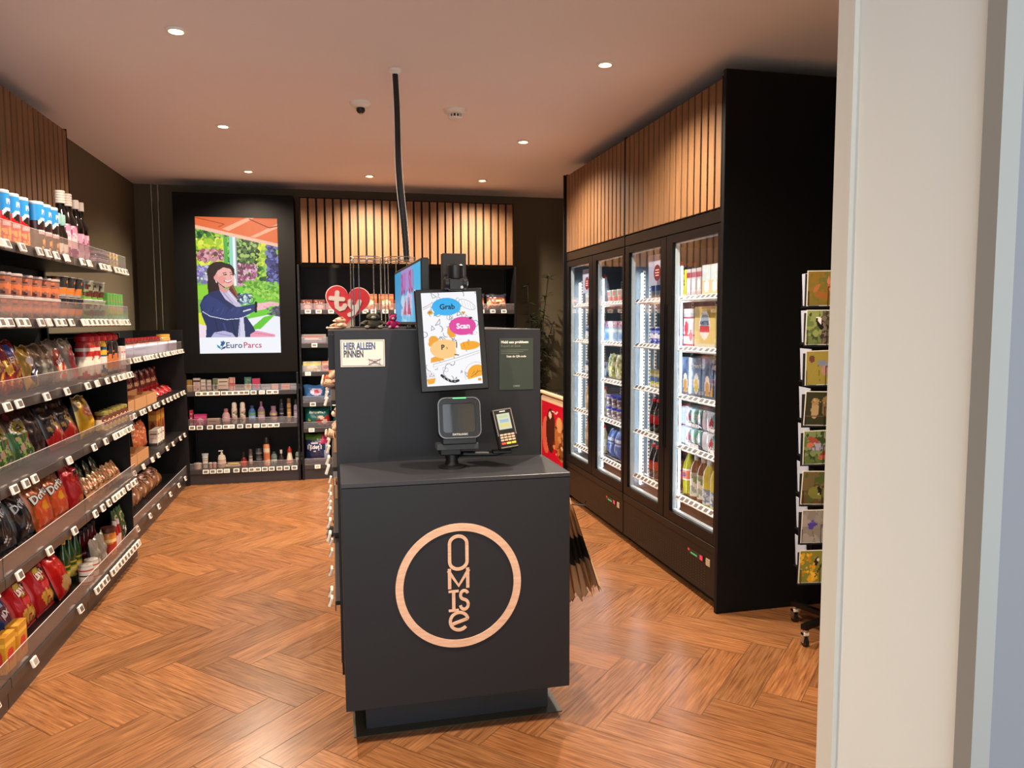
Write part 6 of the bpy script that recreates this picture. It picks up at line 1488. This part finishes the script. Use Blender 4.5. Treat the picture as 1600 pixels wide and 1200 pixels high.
def sixpack():
    mb = MB(); cs = []
    A = Art(44, 16, '#c4cce0'); A.ell(.62, .62, .20, .50, '#5a98a0'); A.ell(.62, .45, .13, .4, '#8ac8a0'); A.ell(.62, .35, .08, .3, '#c4cce0'); A.ell(.88, .62, .18, .45, '#5a9a88'); A.ell(.88, .5, .1, .3, '#c4cce0'); A.rect(.35, 0, 1, .26, '#2a2c78'); A.poly([(.30, .35), (.36, .6), (.40, .85), (.44, .6), (.52, .58), (.45, .45), (.48, .22), (.40, .36), (.32, .2)], '#b0344c')
    w, d, h = .27, .135, .118
    def fn(u, v):
        x = -w / 2 + w * u; z = h * v
        b = .006 * abs(math.cos(PI * 3 * u)) * math.sin(PI * v) ** .5; e = .012 * (1 - math.sin(PI * min(max(v, .0), 1)) ** .25)
        return (x, -d / 2 - b + e + .006, z)
    mb.box(-w / 2, w / 2, -d / 2 + .012, d / 2, .001, h - .001, MT['gloss'], '#b4bcd4', ch=.012)
    mb.grid(fn, A.a, MT['gloss'])
    def fs_(u, v): return (-w / 2 - .003 * math.sin(PI * v) ** .5 - .0004, d / 2 - .012 - (d - .02) * u, .004 + (h - .008) * v)
    S_ = Art(16, 16, '#d4dcec'); S_.speck(0, 0, 1, 1, ['#c0c8dc', '#e4e8f4', '#a8b0c8'], 20, .1, 4)
    mb.grid(fs_, S_.a, MT['gloss'])
    o = root_of(mb, 'beer_can_pack', smooth=40)
    mb = MB(); mb.text('Heineken', .030, MT['gloss'], '#f4f6fc', M=T(.035, -d / 2 - .0045, .022), bold=.05); mb.obj('lettering', o)
    return o
sx_ = sixpack()
fc(F2, [.865, 1.15], FZ[1], sx_, 'wrapped beer can pack with red star', D4 + ', fourth shelf', 'beer pack', 'beer can packs', ly=.155, stack=2, hh=.121, jit=.015)
fc(F2, [.70], FZ[1], sb, 'small blue-white can', D4 + ', fourth shelf', 'can', ly=.11)
sodap = [(.030, 0), (.040, .012), (.036, .03), (.041, .06), (.042, .17), (.034, .205), (.016, .245), (.014, .262)]
A = Art(28, 8, '#d8b8a8'); A.rect(.5, 0, .85, 1, '#e07850'); A.rect(0, 0, 1, .12, '#f0e4e0'); A.rect(0, .88, 1, 1, '#f0e4e0')
lime = vessel('soda_bottle', sodap, 'liquid', '#a8a80c', cap=[(.0165, .262), (.0165, .285)], cap_col='#e05038', label=(.095, .165, A.a), text=('SiSi', .024, .13, '#3a2c88'))
fc(F2, [.76], FZ[0], lime, 'lime yellow soda bottle with orange cap', D4 + ', bottom shelf', 'bottle')
fc(F2, [.80], FZ[0], lime, 'second lime soda bottle, standing behind the first', D4 + ', bottom shelf', 'bottle', ly=.26)
wp = [(.036, 0), (.038, .006), (.038, .17), (.032, .20), (.015, .235), (.0135, .26), (.0135, .275)]
wb = vessel('wine_bottle', wp, 'liquid', '#5a3416', cap=[(.0145, .235), (.0150, .24), (.0150, .305), (.013, .307)], cap_col='#c8ccd4', label=(.02, .165, pack_art('#cfd4d0', '#5a8a5c', '#8a9a98', 5, 22, 20, 4)))
wy = vessel('wine_bottle', wp, 'liquid', '#b8b03c', cap=[(.0145, .235), (.0150, .24), (.0150, .305), (.013, .307)], cap_col='#b8d0d8', label=(.01, .10, pack_art('#c0d4dc', '#5a7a9a', '#9ab4c0', 6, 22, 12, 4)))
fc(F2, [.875, .965], FZ[0], wb, 'brown wine bottle with floral label', D4 + ', bottom shelf', 'bottle', 'brown wine bottles', ly=.13)
fc(F2, [1.055, 1.145, 1.235], FZ[0], wy, 'pale yellow wine bottle with blue label', D4 + ', bottom shelf', 'bottle', 'yellow wine bottles', ly=.12)
# left door of the near unit: cans and bottles standing in rows
can = lambda c, a, b, s_: vessel('drink_can', [(.028, 0), (.032, .006), (.032, .115), (.027, .122)], 'gloss', '#b8bcc4', label=(.008, .113, pack_art(c, a, b, s_, 16, 12, 0)), n=16)
c_bl = can('#2a3ca8', '#8a9ce0', '#dfe4f8', 1); c_sv = can('#8a9cb4', '#3a5a9a', '#dce4f0', 2); c_yl = can('#c8c45c', '#e8e8d8', '#5a7ab0', 3)
bot = lambda c, l, s_: vessel('soft_drink_bottle', [(.028, 0), (.033, .01), (.033, .13), (.026, .16), (.013, .195), (.012, .21)], 'liquid', c, cap=[(.0145, .21), (.0145, .228)], cap_col='#c81c24', label=(.06, .12, l), n=16)
q_co = bot('#1c0e0c', '#b01c24', 1); q_wh = bot('#b8c0cc', '#c8d4e0', 2); q_sp = bot('#8aa0b0', '#4a68b0', 3)
xs5 = [.20, .28, .36, .44, .52, .595]
for lv, (pr, ds) in enumerate([(q_co, 'dark cola bottle'), (q_co, 'red-labelled cola bottle'), (c_yl, 'yellow and white can'), (c_bl, 'dark blue drink can'), (q_sp, 'pale blue drink bottle')]):
    nm = ['bottom', 'fourth', 'middle', 'second', 'top'][lv]
    fc(F2, xs5, FZ[lv], pr, ds, D3 + ', %s shelf' % nm, 'can' if 'can' in ds else 'bottle', '%ss, %s shelf' % (ds, nm), ly=.145)
    fc(F2, xs5, FZ[lv], pr, ds + ' in second row', D3 + ', %s shelf' % nm, 'can' if 'can' in ds else 'bottle', '%ss in second row, %s shelf' % (ds, nm), ly=.235)
# far unit
tub2 = vessel('yoghurt_tub', [(.040, 0), (.048, .09)], 'gloss', '#b8ccc8', cap=[(.050, .09), (.050, .097)], cap_col='#d8e0e4', label=(.008, .082, pack_art('#b4ccc4', '#3c9a78', '#d88a8a', 4, 20, 10, 2)), n=16)
fc(F1, [.78, .89, 1.0, 1.11, 1.22], FZ[4], tub2, 'white and green yoghurt tub', D2 + ', top shelf', 'tub', 'yoghurt tubs', stack=1)
mt_ = carton('meat_tray', .13, .14, .05, pack_art('#a88aa8', '#c8b0c4', '#8a3c6c', 4, 14, 8, 4), side='#98809c', mt='gloss')
lb_ = carton('cheese_pack', .13, .14, .11, pack_art('#88b0d8', '#c0d8ec', '#5a88c0', 4, 14, 10, 0), side='#88a8cc', mt='gloss')
fc(F1, [.80, .94, 1.08, 1.22], FZ[3], lb_, 'light blue cheese pack', D2 + ', second shelf', 'pack', 'cheese packs', ly=.16, jit=.02)
fc(F1, [.80, .94, 1.08, 1.22], FZ[3] + .111, mt_, 'purple meat tray', D2 + ', second shelf, lower tray', 'tray', 'purple meat trays', ly=.16, jit=.02)
b_sl = bag('salad_bag', .16, .08, .20, bag_art('#a8b06a', 29, 14, 16, parts=[('s', 0, 0, 1, 1, ['#d0d0a0', '#7a8a4a', '#e4e0c4', '#8a9a5a'], 40, .1, 34)]), mt='gloss', seed=28)
fc(F1, [.80, .97, 1.14], FZ[2], b_sl, 'yellow-green salad bag', D2 + ', middle shelf', 'salad bag', 'salad bags', ly=.14)
tubb = vessel('spread_tub', [(.045, 0), (.050, .075)], 'gloss', '#a8a8b8', cap=[(.053, .075), (.053, .09)], cap_col='#2c40b0', label=(.006, .07, pack_art('#b8b4bc', '#6a6070', '#d8d0d4', 4, 20, 8, 4)), n=16)
fc(F1, [.79, .905, 1.02, 1.135, 1.25], FZ[1], tubb, 'grey tub with blue lid', D2 + ', fourth shelf', 'tub', 'blue-lidded tubs', stack=2, hh=.091)
blp = bag('milk_pouch', .15, .10, .23, bag_art('#4a68b4', 30, 14, 18, parts=[('r', .1, .62, .9, .72, '#c8d0e4'), ('r', .1, .5, .9, .56, '#aab8d8')]), mt='gloss', seed=29)
fc(F1, [.80, .96, 1.12], FZ[0], blp, 'large blue pack', D2 + ', bottom shelf', 'pack', 'large blue packs', ly=.15)
q_cr = bot('#c8b494', '#e0d4c0', 4)
for lv, (pr, ds) in enumerate([(q_cr, 'cream coloured bottle'), (q_cr, 'beige drink bottle'), (c_sv, 'silver blue can'), (c_sv, 'silver can'), (q_wh, 'clear water bottle')]):
    nm = ['bottom', 'fourth', 'middle', 'second', 'top'][lv]
    fc(F1, xs5, FZ[lv], pr, ds, D1 + ', %s shelf' % nm, 'can' if 'can' in ds else 'bottle', '%ss, %s far shelf' % (ds, nm), ly=.145)

# --- island shelving side: plush toys, packets
def plush(cols, seed, lying=False):
    mb = MB(); F = MT['fur']; a, b, c_ = cols
    mb.sphere((0, 0, .055), .052, F, a, 14, (1, .85, 1.05)); o = root_of(mb, 'plush_toy')
    mb = MB(); mb.sphere((0, -.005, .135), .043, F, a, 14); mb.sphere((0, -.044, .128), .017, F, b, 10); mb.sphere((-.03, 0, .175), .014, F, c_, 8); mb.sphere((.03, 0, .175), .014, F, c_, 8)
    mb.sphere((-.017, -.041, .145), .0065, MT['blackp'], '#111111', 8); mb.sphere((.017, -.041, .145), .0065, MT['blackp'], '#111111', 8); mb.obj('head', o)
    for s_ in (-1, 1):
        mb = MB(); mb.tube([(s_ * .04, -.01, .085), (s_ * .065, -.035, .065), (s_ * .07, -.05, .05)], [.017, .016, .013], F, a, n=10); mb.obj('arm', o)
        mb = MB(); mb.tube([(s_ * .028, -.02, .025), (s_ * .04, -.06, .02), (s_ * .042, -.078, .026)], [.02, .019, .016], F, a, n=10); mb.sphere((s_ * .042, -.088, .026), .016, F, b, 8, (1, .5, 1)); mb.obj('leg', o)
    return o
G = (0.0, 0.0, -PI / 2)          # facing the left aisle: local x = -Y, local y = X
pl1 = plush(('#c8a084', '#e8d0bc', '#a87858'), 1); pl2 = plush(('#c05a38', '#e8c8b0', '#8a3c24'), 2); pl3 = plush(('#2a2422', '#b89878', '#181414'), 3)
def gput(p, Y, X, z, lb, cat, **k): put(p, G, -Y, X, z, lb, cat, **k)
gput(pl1, 3.90, .03, GZ[3], 'beige plush toy peeking out beside the counter, upper island shelf', 'plush toy')
gput(pl2, 4.22, .03, GZ[3], 'orange-brown plush toy on the upper island shelf', 'plush toy')
gput(pl1, 4.10, .04, GZ[2], 'beige plush toy on the second island shelf', 'plush toy')
gput(pl3, 4.30, .03, GZ[0], 'black plush toy with tan feet, low on the island', 'plush toy')
b_gl = bag('toy_packet', .12, .04, .18, bag_art('#a8182c', 31, 12, 14, parts=[('r', 0, .7, 1, 1, '#2a1c2c'), ('e', .5, .8, .2, .08, '#e8dce0')]), seed=30)
for i, (Y, z) in enumerate(((3.33, GZ[0]), (3.46, GZ[0]), (3.60, GZ[1]), (3.34, GZ[2]), (3.47, GZ[2]))):
    gput(b_gl, Y, .045, z, 'red and black hanging packet, ' + ['nearest on the low', 'second on the low', 'on the third', 'nearest on the second', 'second on the second'][i] + ' island shelf', 'packet', tilt=-.05)
ktg = tray(.20, .12, .07, 'cardboard_tray', '#b89068')
for i, (Y, z) in enumerate(((4.0, GZ[1]), (3.72, GZ[2]))): gput(ktg, Y, .05, z, 'small cardboard tray on the %s island shelf' % ('third' if i == 0 else 'second'), 'tray')

# plush toys and stock on top of the island, wire rack and heart sign
TOPZ = 1.566
hs = empty('heart_sign', (0.094, 4.69, TOPZ), 0, 'red heart-shaped sign with white lettering on top of the island', 'sign')
hs.scale = (1.28, 1.28, 1.28)
def heart(n=60, s_=1.0):
    P_ = []
    for k in range(n):
        t = 2 * PI * k / n
        x = 16 * math.sin(t) ** 3; z = 13 * math.cos(t) - 5 * math.cos(2 * t) - 2 * math.cos(3 * t) - math.cos(4 * t)
        P_.append((x / 34 * s_, (z + 2.5) / 34 * s_))
    return P_
HM = T(-.006, -.10, .098, ry=math.radians(5))
mb = MB(); mb.prism(heart(s_=.208), 0, .008, MT['paper'], '#a8141c', M=HM); mb.prism(heart(s_=.216), .0085, .012, MT['paper'], '#d8b8b0', M=HM); mb.obj('heart_board', hs)
mb = MB(); TYM = MT['paper']
def rs(pts, w):
    k0 = len(mb.c); stroke(mb, pts, w, 0, TYM, d=.003)
    for p in (pts[0], pts[-1]): mb.lathe([(w / 2, 0), (w / 2, .0036)], TYM, n=14, M=T(p[0], 0, p[1], rx=PI / 2))
rs([(-.050, .058), (-.050, .010), (-.046, -.008), (-.034, -.016), (-.018, -.010), (-.012, .002)], .021); rs([(-.078, .030), (-.022, .030)], .020)
rs([(.010, .024), (.010, .008), (.020, -.004), (.034, .0)], .021); rs([(.052, .026), (.044, .0), (.030, -.030), (.012, -.038)], .021)
mb.v = [tuple(HM @ Vector(v)) for v in mb.v]; mb.c = [lin('#b8a8a0')] * len(mb.c); mb.obj('lettering', hs)
mb = MB(); mb.box(-.03, .02, -.085, -.055, .004, .05, MT['paper'], '#b8a898'); mb.box(-.05, .05, -.12, -.02, 0, .004, MT['paper'], '#a89888'); mb.obj('stand', hs)
wr = empty('wire_rack', (0.295, 4.36, TOPZ), 0, 'silver wire display rack with round top hoops on the island', 'wire rack')
HP = ((-.105, .088, (190, 215, 240, 20, 60, 330)), (.085, .088, (185, 215, 250, 290, 330, 30)))
for cx_, r_, an in HP:
    mb = MB()
    for z in (.375, .395): mb.tube([(cx_ + r_ * math.cos(t * PI / 12), r_ * math.sin(t * PI / 12), z) for t in range(24)], .0026, MT['chrome'], n=6, closed=True)
    mb.box(cx_ - .003, cx_ + .003, -r_, r_, .374, .377, MT['chrome']); mb.box(cx_ - .002, cx_ + .002, -r_ - .001, -r_ + .001, .374, .396, MT['chrome']); mb.obj('hoop', wr)
    for a in an:
        t = math.radians(a); mb = MB(); mb.tube([(cx_ + r_ * math.cos(t), r_ * math.sin(t), .0), (cx_ + r_ * math.cos(t), r_ * math.sin(t), .385)], .003, MT['chrome'], n=6); mb.obj('upright_wire', wr)
mb = MB(); mb.box(-.20, .18, -.095, .095, 0, .006, MT['black']); mb.obj('base_or_shadow_plate', wr)
pl4 = plush(('#4a4434', '#a8a088', '#2c2a22'), 4); pl5 = plush(('#b01c5c', '#d8a8b8', '#8a1848'), 5)
put(pl4, (0, 0, 0), .185, 3.60, TOPZ, 'dark spotted plush toy in front of the wire rack', 'plush toy', sc=(.75, .6, .42))
put(pl5, (0, 0, 0), .275, 3.58, TOPZ, 'small magenta plush toy beside the blue advert display', 'plush toy', sc=(.42, .42, .38))
put(pl1, (0, 0, 0), .035, 3.52, TOPZ - .0, 'beige plush toy lying over the top left edge of the island', 'plush toy', sc=(.62, .62, .3), rz=-1.2)
for o in PROTO:
    def kill(x):
        for ch in list(x.children): kill(ch)
        D.objects.remove(o if x is o else x)
    kill(o)
bpy.context.view_layer.update()
